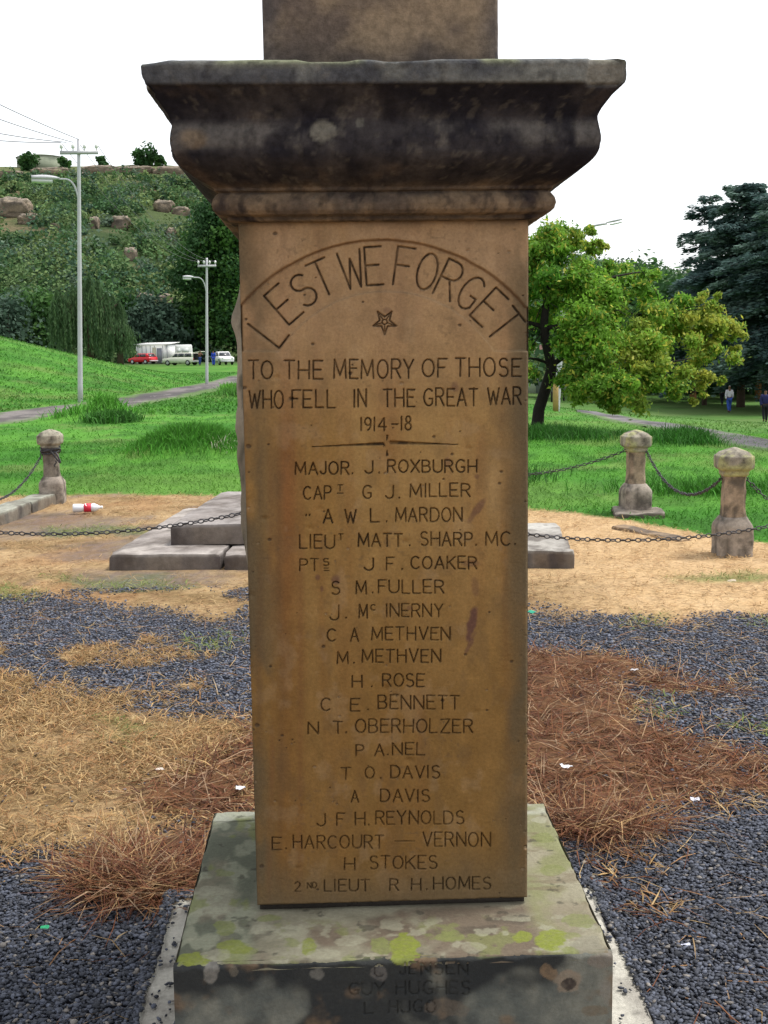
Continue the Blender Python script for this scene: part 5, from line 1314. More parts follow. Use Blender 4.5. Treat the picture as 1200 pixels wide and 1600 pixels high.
def person(label, loc, rz, top, trousers, stride=.25, lean=0.0, arm=(.12, -.12), hat=None, hgt=1.72, coat=0.0, elbows=None):
    t = thing("person", label, "person", loc, rz)
    k = hgt / 1.75
    def N(x, y, z, a, b=None): return (x * k, (y - lean * max(z - .95, 0)) * k, z * k, a * k, (b or a) * k)
    h, L = .095, .10
    s1, s2 = stride, -stride
    J = dict(pel=N(0, 0, .96, .15, .11), wai=N(0, 0, 1.12, .135, .10), che=N(0, 0, 1.32, .165, .115), nek=N(0, 0, 1.48, .06), hd0=N(0, -.015, 1.57, .075, .085), hd1=N(0, -.01, 1.66, .085, .095), hd2=N(0, 0, 1.73, .06, .07),
             hipl=N(-h, 0, .90, .09), hipr=N(h, 0, .90, .09), knl=N(-h, -s1 * .5 - .03, .50, .062), knr=N(h, -s2 * .5 - .03, .50, .062), anl=N(-h, -s1 + .02, .09, .042), anr=N(h, -s2 + .06, .09 + .06 * (stride > .1), .042), tol=N(-h, -s1 - .15, .035, .04, .03), tor=N(h, -s2 - .1, .04 + .03 * (stride > .1), .04, .03),
             shl=N(-.185, 0, 1.42, .065), shr=N(.185, 0, 1.42, .065), ell=N(-.225, arm[0] * .3 + .03, 1.14, .048), elr=N(.225, arm[1] * .3 + .03, 1.14, .048), wrl=N(-.21, -arm[0] - .05, .90, .034), wrr=N(.21, -arm[1] - .05, .90, .034), hal=N(-.205, -arm[0] - .08, .81, .036, .022), har=N(.205, -arm[1] - .08, .81, .036, .022))
    if elbows == "raised":
        J.update(ell=N(-.24, -.16, 1.22, .048), elr=N(.24, -.16, 1.22, .048), wrl=N(-.16, -.36, 1.22, .034), wrr=N(.16, -.36, 1.22, .034), hal=N(-.13, -.44, 1.22, .036, .022), har=N(.13, -.44, 1.22, .036, .022))
    E_ = [("pel", "wai"), ("wai", "che"), ("che", "nek"), ("nek", "hd0"), ("hd0", "hd1"), ("hd1", "hd2"), ("pel", "hipl"), ("pel", "hipr"), ("hipl", "knl"), ("hipr", "knr"), ("knl", "anl"), ("knr", "anr"), ("anl", "tol"), ("anr", "tor"), ("che", "shl"), ("che", "shr"), ("shl", "ell"), ("shr", "elr"), ("ell", "wrl"), ("elr", "wrr"), ("wrl", "hal"), ("wrr", "har")]
    def part(name, keys, grow, mat, root):
        ks = [x for x in J if x in keys]; ix = {x: i for i, x in enumerate(ks)}
        nodes = [(*J[x][:3], J[x][3] + grow, J[x][4] + grow) for x in ks]
        return skin_mesh(name, nodes, [(ix[a], ix[b]) for a, b in E_ if a in ix and b in ix], mat, t, ix[root])
    part("body", list(J), 0, SKIN, "pel")
    part("jacket", ["pel", "wai", "che", "shl", "shr", "ell", "elr", "wrl", "wrr"], .02 + coat, top, "pel")
    part("trousers", ["pel", "hipl", "hipr", "knl", "knr", "anl", "anr"], .02, trousers, "pel")
    ks = ["hd1", "hd2"]
    nodes = [(J["hd1"][0], J["hd1"][1] + .025 * k, J["hd1"][2] + .03, .088 * k, .08 * k), (J["hd2"][0], J["hd2"][1] + .01, J["hd2"][2] + .01, .065 * k, .07 * k)]
    skin_mesh("hat" if hat else "hair", nodes, [(0, 1)], hat or cloth((.012, .01, .01)), t)
    for nm in ("anl", "anr"):
        to = "tol" if nm == "anl" else "tor"
        skin_mesh("shoe", [(*J[nm][:2], J[nm][2] - .04, .045 * k), (*J[to][:3], .045 * k, .035 * k)], [(0, 1)], cloth((.03, .025, .025)), t)
    return t
p = wag + np.array([2.35, -1.6, 0]); p[2] = far_gz(p[0], p[1])
person("person in a brown jacket and blue trousers at the wagon's open tailgate", p, math.radians(35), cloth((.14, .07, .045)), cloth((.03, .06, .22)), stride=.04, elbows="raised", lean=.2)
p = stand(333.5, 141)
person("person in bright blue overalls standing left of the white pickup", p, math.radians(190), cloth((.02, .06, .42)), cloth((.02, .06, .40)), stride=.08)
q = hit(1139, 645); person("person in pale top and blue jeans walking away under the conifers", q, math.radians(175), cloth((.55, .52, .58)), cloth((.03, .07, .30)), stride=.22, hat=cloth((.6, .58, .6)))
q2 = hit(1128, 634); person("person in dark clothes just left of the one in blue jeans", q2, math.radians(185), cloth((.035, .03, .04)), cloth((.02, .02, .028)), stride=.2, hgt=1.68)
q3 = hit(1195, 660); person("person in navy jacket and black trousers at the right edge of the lawn", q3, math.radians(170), cloth((.018, .02, .085)), cloth((.012, .012, .016)), stride=.16, coat=.03, hgt=1.78)
# two short marker posts on the far lawn and a pale house beyond
for px, py, lab in ((862, 628, "short dark marker post on the lawn left of the street light"), (881, 626, "short dark marker post on the lawn right of the street light")):
    q = hit(px, py); mb = MB(); mb.tube([q - [0, 0, .1], q + [0, 0, .75], q + [0, 0, .8]], [.07, .065, .03], 8)
    tag(mb.build("marker_post", M_TYRE, None), lab, "post", "short posts on the far lawn")
hq = aty(836, 575, 118.0); hz_ = float(terrain(hq[0], 118))
hs_ = thing("house", "pale house glimpsed beyond the leaning trunk", "house", (hq[0] - 2, 118, hz_), .15)
box_part("wall", hs_, (-5, -3, -.5), (5, 3, 2.9), M_WHITE)
mb = MB(); mb.loft([np.array([(x, -3.4, 2.85), (x, 3.4, 2.85), (x, 3.4, 3.0), (x, 0, 4.6), (x, -3.4, 3.0)]) for x in (-5.4, 5.4)]); mb.build("roof", material("dull_roof", color=(.16, .09, .075), rough=.9, grain=.2, gscale=4), hs_, local=True)
for x in (-3.2, -.4, 2.6): box_part("window", hs_, (x, -3.05, 1.0), (x + 1.1, -2.99, 2.2), M_GLASS)
box_part("door", hs_, (1.2, -3.05, 0), (2.1, -2.99, 2.05), M_GREYP)

# ================================================================== TREES, BUSHES, ROCKS
def leaf_cloud(C, R, N, size, cols, asp=2.0, up=.25, flat=0.0, shell=.55, cvar=.35, seed=0, gauss=False, alt=None):
    """leaves (rhombic quads) through the volumes of ellipsoid clumps. C (k,3), R (k,3) or (k,), N leaves per clump"""
    C = np.atleast_2d(C).astype(float); k = len(C); R = np.asarray(R, float)
    R = np.broadcast_to(R[:, None] if R.ndim == 1 else R, (k, 3))
    N = np.broadcast_to(N, k).astype(int)
    idx = np.repeat(np.arange(k), N); n = len(idx)
    d = rng.normal(size=(n, 3)); d /= np.linalg.norm(d, axis=1)[:, None]
    rad = (shell + (1 - shell) * rng.random(n)) ** .7 * (1 + .18 * rng.normal(size=n))
    if gauss: rad = np.abs(rng.normal(0, .62, n)) + .12
    rad = np.minimum(rad, 1.9 if gauss else 1.3)
    # uneven outline: each clump's radius varies with direction
    rad *= .72 + .56 * vn(d[:, 0] * 2.3 + idx * 3.1, d[:, 1] * 2.3 + d[:, 2] * 2.9 + idx * 1.7, seed)
    P = C[idx] + d * R[idx] * rad[:, None]
    nrm = d * .6 + rng.normal(size=(n, 3)) * .55 + np.array([0, 0, up]); nrm /= np.linalg.norm(nrm, axis=1)[:, None]
    t = rng.normal(size=(n, 3)); t[:, 2] -= flat
    t -= nrm * (t * nrm).sum(1)[:, None]; t /= np.linalg.norm(t, axis=1)[:, None]
    b = np.cross(nrm, t)
    s = size * (.6 + .8 * rng.random(n))[:, None]
    V = np.stack([P - t * s * asp / 2, P + b * s / 2, P + t * s * asp / 2, P - b * s / 2], 1)
    F = np.arange(n * 4).reshape(n, 4)
    cols = np.asarray(cols, float)
    if cols.ndim == 2 and len(cols) != k: cols = cols[rng.integers(0, len(cols), k)]
    cc = (cols[idx] if cols.ndim == 2 else np.broadcast_to(cols, (n, 3))) * (1 - cvar / 2 + cvar * rng.random((n, 1)))
    if alt is not None:
        a_, f_ = alt; k_ = rng.random(n) < f_; cc[k_] = np.asarray(a_) * (.7 + .6 * rng.random((k_.sum(), 1)))
    return V.reshape(-1, 3), F, np.repeat(cc, 4, 0)
def mesh_parts(name, parts, mat, parent=None):
    V, F, Cc, n = [], [], [], 0
    for v, f, c in parts: V.append(v); F.append(f + n); Cc.append(c); n += len(v)
    return build(name, np.concatenate(V), np.concatenate(F), mat, parent, np.concatenate(Cc))
def limb(mb, a, b, r0, r1, bend=.1, n=7, k=7):
    a, b = np.array(a, float), np.array(b, float); L = np.linalg.norm(b - a)
    s = np.linspace(0, 1, n)[:, None]; o = rng.normal(size=3) * bend * L
    mb.tube(a + (b - a) * s + o * np.sin(s * math.pi) * .6, np.linspace(r0, r1, n), k)

# ---- the leaning tree on the right
TB = hit(838, 674); TY = TB[1]
tree = thing("leaning_tree", "leafy green tree with yellowing sprays on a dark leaning trunk, right of the memorial", "tree", TB)
def tp(px, py, dy=0.0): return aty(px, py, TY + dy)
mb = MB()
mb.tube([TB - [0, 0, .15], TB + [0.02, 0, .1], tp(842, 640), tp(850, 615), tp(858, 590), tp(862, 575), tp(858, 555), tp(852, 530), tp(850, 505), tp(854, 470), tp(862, 430), tp(868, 400)], [.16, .13, .118, .115, .115, .11, .10, .10, .085, .07, .05, .03], 10)
F1 = tp(861, 572); F2 = tp(851, 512); F3 = tp(855, 465)
for a, b, r in ((F1, tp(905, 525, -.3), .06), (F2, tp(905, 520, -.4), .05), (tp(905, 522, -.35), tp(985, 560, -.6), .035), (F2, tp(800, 500, .3), .06), (tp(800, 500, .3), tp(740, 470, .3), .04), (F3, tp(930, 440, -.2), .045), (tp(930, 440, -.2), tp(1000, 425, .1), .03), (F2, tp(960, 490, .6), .05), (tp(960, 490, .6), tp(1080, 500, .9), .035), (tp(985, 560, -.6), tp(1080, 560, -.5), .025), (F1, tp(820, 560, -.5), .035), (tp(820, 560, -.5), tp(790, 590, -.6), .02), (F3, tp(800, 420, .2), .04), (tp(862, 430), tp(905, 375, -.1), .03), (tp(862, 430), tp(845, 360, .1), .03), (tp(985, 560, -.6), tp(960, 620, -.8), .02), (tp(985, 560, -.6), tp(1015, 610, -.5), .02)):
    limb(mb, a, b, r, r * .45, .08)
for k in range(40):
    a = [F1, F2, F3, tp(905, 522, -.35), tp(930, 440, -.2), tp(960, 490, .6), tp(985, 560, -.6), tp(1030, 500, .8)][k % 8]
    limb(mb, a, a + rng.normal(size=3) * [.55, .5, .4], .014, .005, .15, 5, 5)
mb.build("trunk", M_BARK, tree).data.materials[0] = material("dark_bark", color=(.022, .018, .016), rough=.95, grain=.3, gscale=14, bump=.8, bscale=22, bdist=.03)
CL = [(868, 372, 34, 0), (845, 385, 34, .4), (898, 378, 24, -.3), (918, 362, 13, -.2), (925, 395, 20, .2), (880, 420, 48, -.3), (845, 445, 42, .5), (918, 445, 42, -.5), (955, 440, 28, .3), (985, 435, 26, .5), (1005, 448, 22, .2), (870, 480, 45, .6), (920, 495, 38, -.7), (965, 480, 36, .6), (1000, 475, 30, .7),
      (935, 545, 46, -.8), (890, 560, 30, -.7), (985, 545, 46, -.6), (905, 605, 34, -.9), (950, 600, 40, -.9), (990, 605, 36, -.8), (965, 632, 16, -.8), (995, 630, 12, -.7), (1030, 560, 42, -.3), (1035, 600, 32, -.4), (1025, 515, 38, .5), (1065, 495, 38, .7), (1060, 470, 22, .6), (1075, 535, 38, .4), (1095, 485, 26, .5), (1110, 505, 30, .4), (1125, 520, 24, .4), (1140, 522, 14, .4), (1105, 550, 30, .2), (1080, 585, 26, 0), (1118, 470, 13, .4), (1085, 462, 14, .5), (1125, 590, 10, 0), (1078, 620, 12, -.2), (1058, 610, 18, -.3), (912, 415, 16, 0), (936, 382, 9, 0), (1145, 545, 10, .3), (842, 400, 30, 0),
      (790, 430, 50, .3), (740, 470, 55, .3), (780, 520, 46, -.2), (720, 530, 40, .2), (795, 585, 26, -.6), (830, 545, 16, .8), (838, 590, 12, -.5)]
parts = []
mpp = TY / FPX
for x, y, r, dy in CL:
    ns = max(3, int(r / 4))
    c0 = tp(x, y, dy * 1.3)
    sub_c = c0 + rng.normal(size=(ns, 3)) * r * mpp * [.55, .6, .45]
    yel = np.clip(.10 + .55 * (x > 1070) + .30 * (x > 960) * (y > 500) + .3 * (y < 400) * (x > 890) + rng.normal() * .1, 0, .85)
    base = mix((.085, .225, .026), (.21, .42, .046), rng.random(ns))
    ylw = mix((.30, .37, .055), (.46, .44, .08), rng.random(ns))
    cols = mix(base, ylw, np.clip(yel * (.3 + .9 * rng.random(ns)), 0, 1))
    parts.append(leaf_cloud(sub_c, r * mpp * (.26 + .24 * rng.random((ns, 1))) * np.array([[1.1, 1.1, .8]]), int(80 + 9 * r), .042, cols, asp=2.4, flat=.6, shell=.2, seed=int(x), gauss=True, cvar=.6, alt=((.46, .46, .07), .09 + .2 * yel)))
mesh_parts("crown", parts, M_LEAF, tree)

# ---- conifers on the right
def conifer(label, base, H, R, trunk_r, z_first, whorls, dens, cols, top_flat=.0, gap=None, seed=0, barkcol=None):
    t = thing("conifer", label, "tree", base)
    mb = MB(); mb.tube(base + np.array([[0, 0, -.3]]) + np.linspace(0, 1, 10)[:, None] * np.array([rng.normal() * .1, 0, H + .3]), np.linspace(trunk_r, .03, 10), 8)
    parts = []
    for w in range(whorls):
        f = (w + rng.random() * .6) / whorls; z = z_first + (H - z_first) * f
        L = R * (1 - f) ** .55 * (.75 + .4 * rng.random()) + .5
        for k in range(rng.integers(5, 9)):
            a = rng.random() * 6.283; l = L * (.6 + .5 * rng.random())
            if gap and rng.random() < gap(f, a): continue
            droop = -.10 - .30 * (1 - f) + .25 * f
            d = np.array([math.cos(a), math.sin(a), 0])
            s = np.linspace(0, 1, 7)[:, None]
            P = base + [0, 0, z] + d * l * s + np.array([0, 0, 1]) * (droop * l * s ** 1.6 + .10 * l * np.sin(s * math.pi) * .6)
            mb.tube(P, np.linspace(.05 * (1 - f) + .015, .008, 7), 5)
            m = int(dens * l * 1.5)
            u = rng.random(m) ** .7
            pc = np.stack([np.interp(u, s[:, 0], P[:, i]) for i in range(3)], 1)
            side = np.array([-d[1], d[0], 0]); wd = (.16 + .22 * l * (1 - u * .7))
            pc = pc + side * (rng.normal(size=m) * wd * .7)[:, None] + np.array([0, 0, 1]) * (rng.normal(size=m) * .10 - .28 * rng.random(m) ** 2)[:, None]
            col_ = np.asarray(cols)[rng.integers(0, len(cols))]
            # sprays: narrow quads fanning along the branch, drooping
            dirs = d * (.6 + .4 * rng.random((m, 1))) + side * rng.normal(size=(m, 1)) * .8 + np.array([0, 0, -.25]) * rng.random((m, 1)); dirs /= np.linalg.norm(dirs, axis=1)[:, None]
            nn = np.array([0, 0, 1.0]) + rng.normal(size=(m, 3)) * .6; b = np.cross(dirs, nn); b /= np.linalg.norm(b, axis=1)[:, None]
            sz = (.24 + .24 * rng.random(m))[:, None]
            V = np.stack([pc - dirs * sz * .5, pc + b * sz * .2, pc + dirs * sz * .6, pc - b * sz * .2], 1).reshape(-1, 3)
            parts.append((V, np.arange(m * 4).reshape(m, 4), np.repeat(col_ * (.75 + .5 * rng.random((m, 1))), 4, 0)))
    mb.build("trunk", barkcol or M_CONBARK, t)
    mesh_parts("crown", parts, M_BUSH, t)
    return t
M_CONBARK = material("conifer_bark", color=(.075, .05, .038), rough=.95, grain=.3, gscale=6)
M_LITBARK = material("lit_bark", color=(.26, .13, .055), rough=.95, grain=.3, gscale=6)  # conifer bark tinted orange: light on the trunk put into its colour
CONC = [(.080, .135, .128), (.100, .165, .148), (.125, .195, .160), (.062, .110, .105)]  # blue-grey lift stands for haze, put into the needle colours
def ctop(px, py, Y): return float(aty(px, py, Y)[2])
def cbase(px, Y): p = aty(px, 600, Y); return np.array([p[0], Y, float(terrain(p[0], Y))])
b = cbase(1101, 88); conifer("slender open conifer with flat layered branches against the sky", b, ctop(1098, 305, 88) - b[2], 3.6, .2, 4.6, 18, 50, CONC, gap=lambda f, a: .42, seed=1)
b = cbase(1158, 84); conifer("tall broad dark conifer with layered boughs, second from right edge", b, ctop(1150, 286, 84) - b[2], 5.6, .32, 3.0, 30, 80, CONC, seed=2)
b = cbase(1222, 78); conifer("dark conifer cut off by the right edge of the picture", b, ctop(1205, 300, 78) - b[2], 5.6, .32, 3.0, 28, 80, CONC, seed=3)
b = cbase(1083, 92); conifer("low conifer with drooping boughs behind the leaning tree's right side", b, ctop(1083, 455, 92) - b[2], 4.4, .28, 2.6, 16, 66, CONC, seed=4, barkcol=M_LITBARK)
b = cbase(1185, 98); conifer("dark conifer at the back with orange-lit trunk showing under its boughs", b, ctop(1185, 400, 98) - b[2], 5.4, .3, 3.0, 18, 60, CONC, seed=5, barkcol=M_LITBARK)

# ---- broadleaf trees
def broad(name, label, base, top, halfw, cols, n, leaf, trunk=.2, seed=0, low=.15, mat=None, group=None, nclump=26, asp=1.5, cat="tree"):
    H = top - base[2]
    t = thing(name, label, cat, base, 0, group)
    mb = MB(); mb.tube([base - [0, 0, .3], base + [0, 0, H * .35], base + [.1, 0, H * .75]], [trunk, trunk * .7, trunk * .2], 8)
    th = rng.random(nclump) * 6.283; zz = low + (1 - low) * rng.random(nclump); rr = np.sqrt(rng.random(nclump)) * np.sin(np.clip((zz - low) / (1 - low), 0.08, 1) * math.pi * .86 + .25) ** .6
    C = base + np.stack([np.cos(th) * rr * halfw * .72, np.sin(th) * rr * halfw * .72, zz * H * .90], 1)
    R = halfw * (.24 + .18 * rng.random(nclump))
    for c in C[:10]: limb(mb, base + [0, 0, H * .3], c, trunk * .4, trunk * .08, .1, 6, 5)
    mb.build("trunk", mat or M_CONBARK, t)
    base_cols = np.asarray(cols, float)[rng.integers(0, len(cols), nclump)]
    mesh_parts("crown", [leaf_cloud(C, R, int(n / nclump), leaf, base_cols, asp=asp, seed=seed, shell=.45)], M_BUSH, t)
    return t
DKG = [(0.0310, 0.0853, 0.0248), (0.0465, 0.1162, 0.0310), (0.0620, 0.1473, 0.0341), (0.0372, 0.0930, 0.0310)]
MIDG = [(0.0607, 0.1418, 0.0338), (0.0810, 0.1688, 0.0405), (0.0473, 0.1148, 0.0297)]
BLU = [(0.0560, 0.0992, 0.0672), (0.0768, 0.1280, 0.0880), (0.0480, 0.0880, 0.0576)]
b = stand(352, 178); broad("broadleaf_tree", "big dark green tree just left of the memorial pillar", b, ctop(340, 308, 178), 8.2, DKG + [(.05, .125, .022)], 26000, .36, .4, 11, low=.03, nclump=70)
b = stand(425, 180); broad("broadleaf_tree", "dark tree hidden mostly behind the memorial pillar, beside the white pickup", b, ctop(400, 380, 180), 8, DKG, 9000, .36, .3, 12, low=.03, nclump=40)
# weeping willow
def willow(label, base, top, halfw, n_str=900):
    t = thing("weeping_willow", label, "tree", base)
    H = top - base[2]
    mb = MB(); mb.tube([base - [0, 0, .3], base + [0, 0, H * .4], base + [.3, 0, H * .7]], [.4, .3, .15], 8)
    parts = []
    heads = []
    for k in range(26):
        a = rng.random() * 6.283; r = halfw * .8 * math.sqrt(rng.random()); hd = base + np.array([math.cos(a) * r, math.sin(a) * r * .8, H * (.98 - .32 * (r / halfw) ** 2 - .14 * rng.random())])
        heads.append(hd); limb(mb, base + [0, 0, H * .4], hd, .1, .03, .1, 6, 5)
    heads = np.array(heads)
    for k in range(n_str):
        hd = heads[rng.integers(0, 26)]; a = rng.random() * 6.283; r0 = .95 * rng.random()
        L = (hd[2] - base[2]) * (.35 + .6 * rng.random())
        m = int(L * 5); s = rng.random(m)
        pc = hd + np.array([math.cos(a), math.sin(a), 0]) * (r0 * np.minimum(1, s * 3) + .2 * s)[:, None] * 1.1 + np.stack([rng.normal(size=m) * .05, rng.normal(size=m) * .05, -L * s + .25], 1)
        col_ = np.array([(.075, .135, .058), (.095, .165, .07), (.06, .115, .05), (.11, .18, .075)])[rng.integers(0, 4)]
        dr = np.array([0, 0, -1.0]) + rng.normal(size=(m, 3)) * .22; dr /= np.linalg.norm(dr, axis=1)[:, None]
        b_ = np.cross(dr, rng.normal(size=(m, 3))); b_ /= np.linalg.norm(b_, axis=1)[:, None]
        V = np.stack([pc - dr * .22, pc + b_ * .05, pc + dr * .22, pc - b_ * .05], 1).reshape(-1, 3)
        parts.append((V, np.arange(m * 4).reshape(m, 4), np.repeat(col_ * (.75 + .5 * rng.random((m, 1))), 4, 0)))
    mb.build("trunk", M_CONBARK, t); mesh_parts("crown", parts, M_BUSH, t)
b = stand(142, 140); b[2] = 1.0; willow("weeping willow behind the grassy rise, left of the near street light's foot", b, ctop(140, 428, 140), 5.0)
b = stand(188, 138); b[2] = 1.0; willow("low pale willow between the weeping willow and the red car", b, ctop(188, 500, 138), 1.9, 260)
# trees along the hill foot
for k, (px, py, Y, hw, cols, lab) in enumerate(((15, 470, 172, 6.5, BLU, "grey green tree at the left edge above the grassy rise"), (62, 455, 176, 5.5, MIDG, "rounded green tree left of the weeping willow"), (225, 462, 178, 6.0, BLU, "blue green tree above the white hut's left end"), (262, 478, 176, 5.0, BLU, "grey green tree directly behind the white hut"), (292, 470, 180, 5.5, DKG, "dark tree behind the white caravan"), (-40, 450, 175, 7.0, DKG, "dark tree past the left edge above the rise"), (100, 470, 180, 5.0, DKG, "dark tree just behind the weeping willow's left side"), (190, 455, 180, 5.0, DKG, "dark tree behind the weeping willow's right side"),
                                               (1045, 425, 112, 6.0, DKG, "dark rounded tree showing between leaning tree and conifers"), (1000, 410, 125, 6.5, DKG, "dark tree behind the leaning tree's upper right side"), (940, 440, 120, 6.0, MIDG, "green tree behind the middle of the leaning tree"), (870, 470, 122, 6.0, DKG, "dark tree behind the leaning tree's trunk"), (1090, 440, 118, 7.0, DKG, "dark tree behind the open conifer"), (1160, 430, 110, 6.5, DKG, "dark tree behind the broad conifer"), (1230, 430, 108, 6.5, DKG, "dark tree beyond the right edge"), (800, 480, 124, 6.0, DKG, "dark tree behind the memorial pillar"))):
    b = stand(px, Y); b[2] = min(b[2], 2.0) if px < 500 else b[2]
    if px < 500: b[2] = max(b[2], float(ground_h(b[0], Y)) - .3)
    broad("background_tree", lab, b, ctop(px, py, Y), hw, cols, 3800, .42, .3, 40 + k, low=.0, nclump=34, group="trees along the foot of the hill")
# trees on the crest
for px, py, w, Y, lab in ((45, 240, 3.6, 372, "dark round tree on the hilltop beside the reservoir"), (229, 230, 5.2, 378, "largest dark tree standing on the hilltop skyline"), (160, 245, 2.2, 376, "small bushy tree on the skyline right of the pole top"), (100, 247, 2.2, 374, "low bush on the skyline right of the reservoir"), (250, 245, 2.0, 376, "low bush on the skyline beside the largest hilltop tree")):
    p = aty(px, 262, Y); b = np.array([p[0], Y, float(hill_h(p[0], Y)) - .5])
    broad("hilltop_tree", lab, b, ctop(px, py, Y), w, DKG, 1100, .75, .3, px, low=.0, nclump=16, group="trees on the hilltop")
# the reservoir: a low domed tank
p = aty(66, 262, 384); rb = np.array([p[0], 384.0, float(hill_h(p[0], 384)) - 1])
rt_ = thing("reservoir", "low pale domed reservoir on the hilltop skyline", "reservoir", rb)
a = np.arange(40) * 2 * math.pi / 40
M_CONCW = material("pale_concrete", color=(.30, .33, .24), rough=.9, grain=.15, gscale=.6)
ztank = ctop(66, 248, 384) - rb[2]
mb = MB(); mb.loft([np.stack([7.4 * np.cos(a), 7.4 * np.sin(a), np.full(40, z)], 1) for z in (-2, ztank)]); mb.build("tank_wall", M_CONCW, rt_, local=True)
mb = MB(); mb.loft([np.stack([7.7 * r * np.cos(a), 7.7 * r * np.sin(a), np.full(40, ztank + .02 + 1.0 * (1 - r * r))], 1) for r in (1, .9, .75, .5, .25, .02)]); mb.build("tank_roof", M_CONCW, rt_, local=True, smooth=True)
# boulders and ledges
def boulder(px, py, wpx, hpx, label, name="boulder", seed=0, colr=((.26, .205, .145), (.18, .145, .11)), cat="boulder", group="sandstone boulders on the hillside", depth=1.0):
    p = hit(px, py + hpx * .5, hill_h, 176, 460)
    m = p[1] / FPX; rx, rz_ = wpx * m / 2, hpx * m / 2
    u, v = 40, 22
    th, ph = np.meshgrid(np.arange(u) * 2 * math.pi / u, np.linspace(-.5, .5, v) * math.pi, indexing='ij')
    th = th + seed
    D_ = np.stack([np.cos(ph) * np.cos(th), np.cos(ph) * np.sin(th), np.sin(ph)], -1)
    sq = np.sign(D_) * np.abs(D_) ** .62
    n = fbm(D_[..., 0] * 1.8 + D_[..., 2] * 1.3 + seed * 3.3, D_[..., 1] * 1.8 + D_[..., 2] * 2.2, seed, 4)
    n2_ = fbm(D_[..., 0] * 6 * (rx / rz_) ** .5 + seed, D_[..., 2] * 4 + D_[..., 1] * 5, seed + 1, 3); n2_ = np.round(n2_ * 7) / 7
    V = sq * np.array([rx, max(rx, rz_) * .8 * depth, rz_ * 1.25]) * (.52 + .62 * n + .34 * n2_)[..., None] + p + [0, rx * .5 * depth, rz_ * .85]
    i = np.arange(u * v).reshape(u, v); j = np.roll(i, -1, 0)
    q = np.stack([i[:, :-1], j[:, :-1], j[:, 1:], i[:, 1:]], -1).reshape(-1, 4)
    c = mix(colr[0], colr[1], sst(.35, .65, fbm(th * 2, ph * 4 + seed, seed + 2, 4)))
    c = mix(c, (.10, .085, .075), sst(.52, .66, fbm(th * 3 + seed, ph * 5, seed + 4, 4)) * .6)
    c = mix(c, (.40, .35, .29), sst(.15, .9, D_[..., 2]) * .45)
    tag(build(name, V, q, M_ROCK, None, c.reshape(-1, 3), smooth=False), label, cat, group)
for k, a in enumerate(((22, 325, 50, 28, "largest boulder, wide and flat topped, at the left edge of the hillside"), (43, 342, 30, 14, "slanting boulder just below the largest one at the left edge"), (86, 355, 14, 12, "small boulder left of the near pole, below the flat topped boulder"), (147, 349, 14, 17, "small upright boulder right of the near pole"), (188, 348, 26, 17, "leaning brown boulder in mid slope"), (204, 399, 20, 20, "brown boulder low on the slope, above the willow's right side"), (256, 323, 28, 18, "big cracked boulder near the cornice's left side"), (283, 331, 26, 13, "pale flat boulder right of the cracked one"), (226, 467, 24, 18, "orange brown boulder standing above the white hut"), (258, 468, 24, 14, "low boulder right of the orange brown one"), (268, 366, 14, 18, "grey boulder left of the dark tree's top"), (200, 312, 18, 9, "low boulder high on the slope"))):
    boulder(*a[:4], a[4], seed=801 + 9 * k)
for k, a in enumerate(((12, 273, 52, 18, "rock ledge at the left end of the hilltop cliff"), (78, 268, 56, 20, "broken rock ledge on the hilltop behind the near pole"), (155, 266, 60, 22, "longest rock ledge of the hilltop cliff, right of the pole"), (208, 266, 56, 19, "rock ledge under the largest hilltop tree"), (268, 268, 50, 26, "rock ledge at the cornice's left edge"), (120, 274, 26, 14, "small ledge between two longer hilltop ledges"), (310, 275, 50, 22, "rock ledge hidden behind the cornice"))):
    boulder(a[0], a[1], a[2], a[3] * .55, a[4], name="rock_ledge", seed=901 + 7 * k, cat="rock ledge", group="ledges of the hilltop cliff", depth=.6)
# bushes covering the slope: one mass
n = 3000
Yb = 178 + rng.random(n) ** .9 * 172; r_ = rng.random(n)
Xb = Yb * (-.36 + .80 * r_)
pxb, pyb = proj(np.stack([Xb, Yb, hill_h(Xb, Yb) + 1.5], -1))
dens = sst(.28, .46, fbm(Xb * .06, Yb * .045, 261, 4)) + .65
ok = rng.random(n) < dens
for px, py, w, h_ in ((22, 325, 60, 40), (43, 342, 34, 18), (147, 349, 18, 20), (188, 348, 30, 20), (204, 399, 24, 24), (256, 321, 40, 30), (283, 331, 30, 18), (226, 467, 32, 26), (258, 468, 26, 16), (86, 355, 16, 14), (268, 366, 14, 16)):
    ok &= ~((abs(pxb - px) < w * .62 + 3) & (pyb > py - h_ * .35) & (pyb < py + h_ * 1.15))
Xb, Yb = Xb[ok], Yb[ok]
Rb = (1.5 + 2.6 * rng.random(len(Xb)) ** 1.6) * (1 - .25 * sst(300, 345, Yb))
HUES = np.array([(0.0525, 0.1173, 0.0445), (0.0687, 0.1455, 0.0485), (0.0909, 0.1718, 0.0607), (0.1213, 0.1921, 0.0727), (0.0607, 0.1213, 0.0727), (0.1011, 0.1515, 0.1011), (0.0445, 0.0970, 0.0405), (0.1515, 0.2123, 0.0768)])
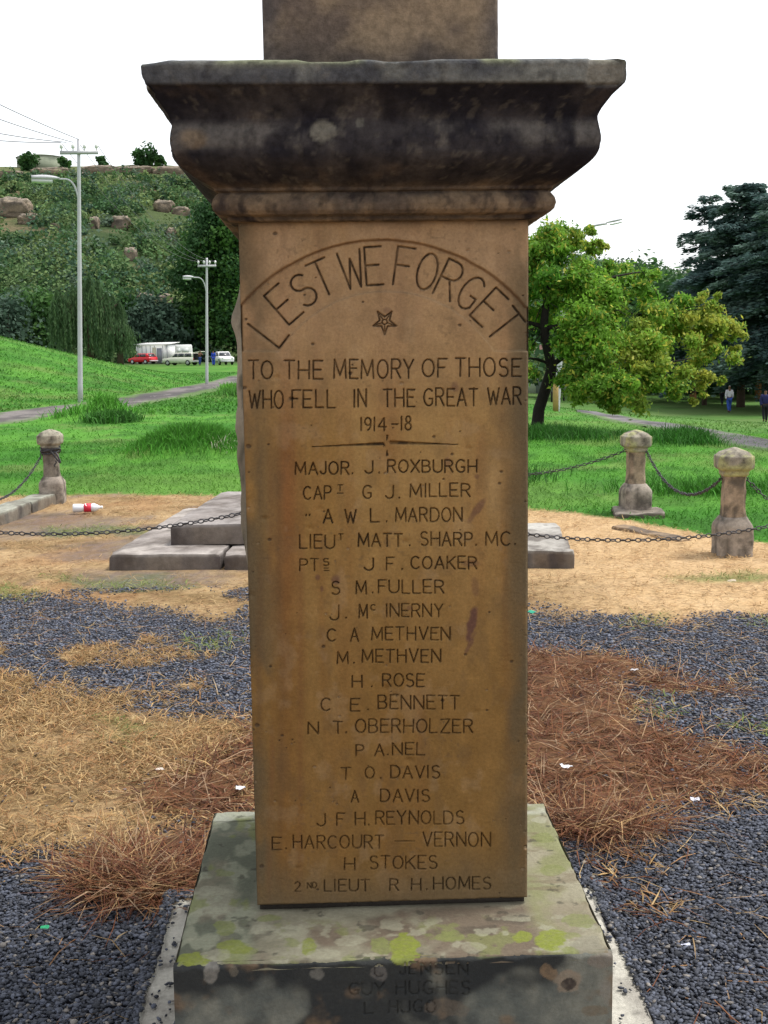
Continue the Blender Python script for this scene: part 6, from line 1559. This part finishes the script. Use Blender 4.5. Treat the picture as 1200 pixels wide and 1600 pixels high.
Cb = np.stack([Xb, Yb, hill_h(Xb, Yb) + Rb * .42], -1)
Rr = np.stack([Rb, Rb, Rb * .85], 1)
cb_ = HUES[rng.integers(0, 8, len(Xb))] * (.8 + .4 * rng.random((len(Xb), 1)))
P_ = [leaf_cloud(Cb, Rr, 95, .55, cb_, asp=1.4, seed=5, shell=.7, up=.5)]
C2 = np.repeat(Cb, 3, 0) + rng.normal(size=(len(Cb) * 3, 3)) * np.repeat(Rb, 3)[:, None] * [.6, .6, .35]
P_.append(leaf_cloud(C2, np.repeat(Rb, 3) * .42, 26, .48, np.repeat(cb_, 3, 0) * (.8 + .5 * rng.random((len(C2), 1))), asp=1.3, seed=6, shell=.5, up=.4))
o = mesh_parts("hillside_bushes", P_, M_BUSH); tag(o, kind="stuff")
# undergrowth along the hill foot and under the conifers
n = 260
Xb = np.concatenate([-62 + rng.random(n) * 62, 14 + rng.random(n) * 40]); Yb = np.concatenate([171 + rng.random(n) * 12, 92 + rng.random(n) * 22])
Rb = .9 + 1.3 * rng.random(2 * n); Cb = np.stack([Xb, Yb, np.maximum(terrain(Xb, Yb), hill_h(Xb, Yb)) + Rb * .4], -1)
o = mesh_parts("undergrowth", [leaf_cloud(Cb, Rb, 60, .38, HUES[rng.integers(0, 8, 2 * n)], asp=1.4, seed=7, shell=.5, up=.4)], M_BUSH); tag(o, kind="stuff")
# a lily-like clump with pale leaves on the lawn near the pillar
q = hit(352, 696); t = thing("pale_leaved_plant", "clump of pale strappy leaves on the lawn just left of the pillar", "plant", q)
n = 70; v, f, c = blades(q[0] + rng.normal(0, .16, n), q[1] + rng.normal(0, .2, n), .15, .018, 1.0, .3, pick(n, [(.30, .36, .16), (.42, .44, .28), (.16, .30, .08), (.10, .24, .05)])); build("leaves", v, f, M_BLADE, t, c)
n = 22; v, f, c = blades(q[0] + rng.normal(0, .14, n), q[1] + rng.normal(0, .18, n), .2, .02, .9, .3, pick(n, [(.6, .58, .48), (.5, .5, .36)])); build("flower_heads", v, f, M_BLADE, t, c)
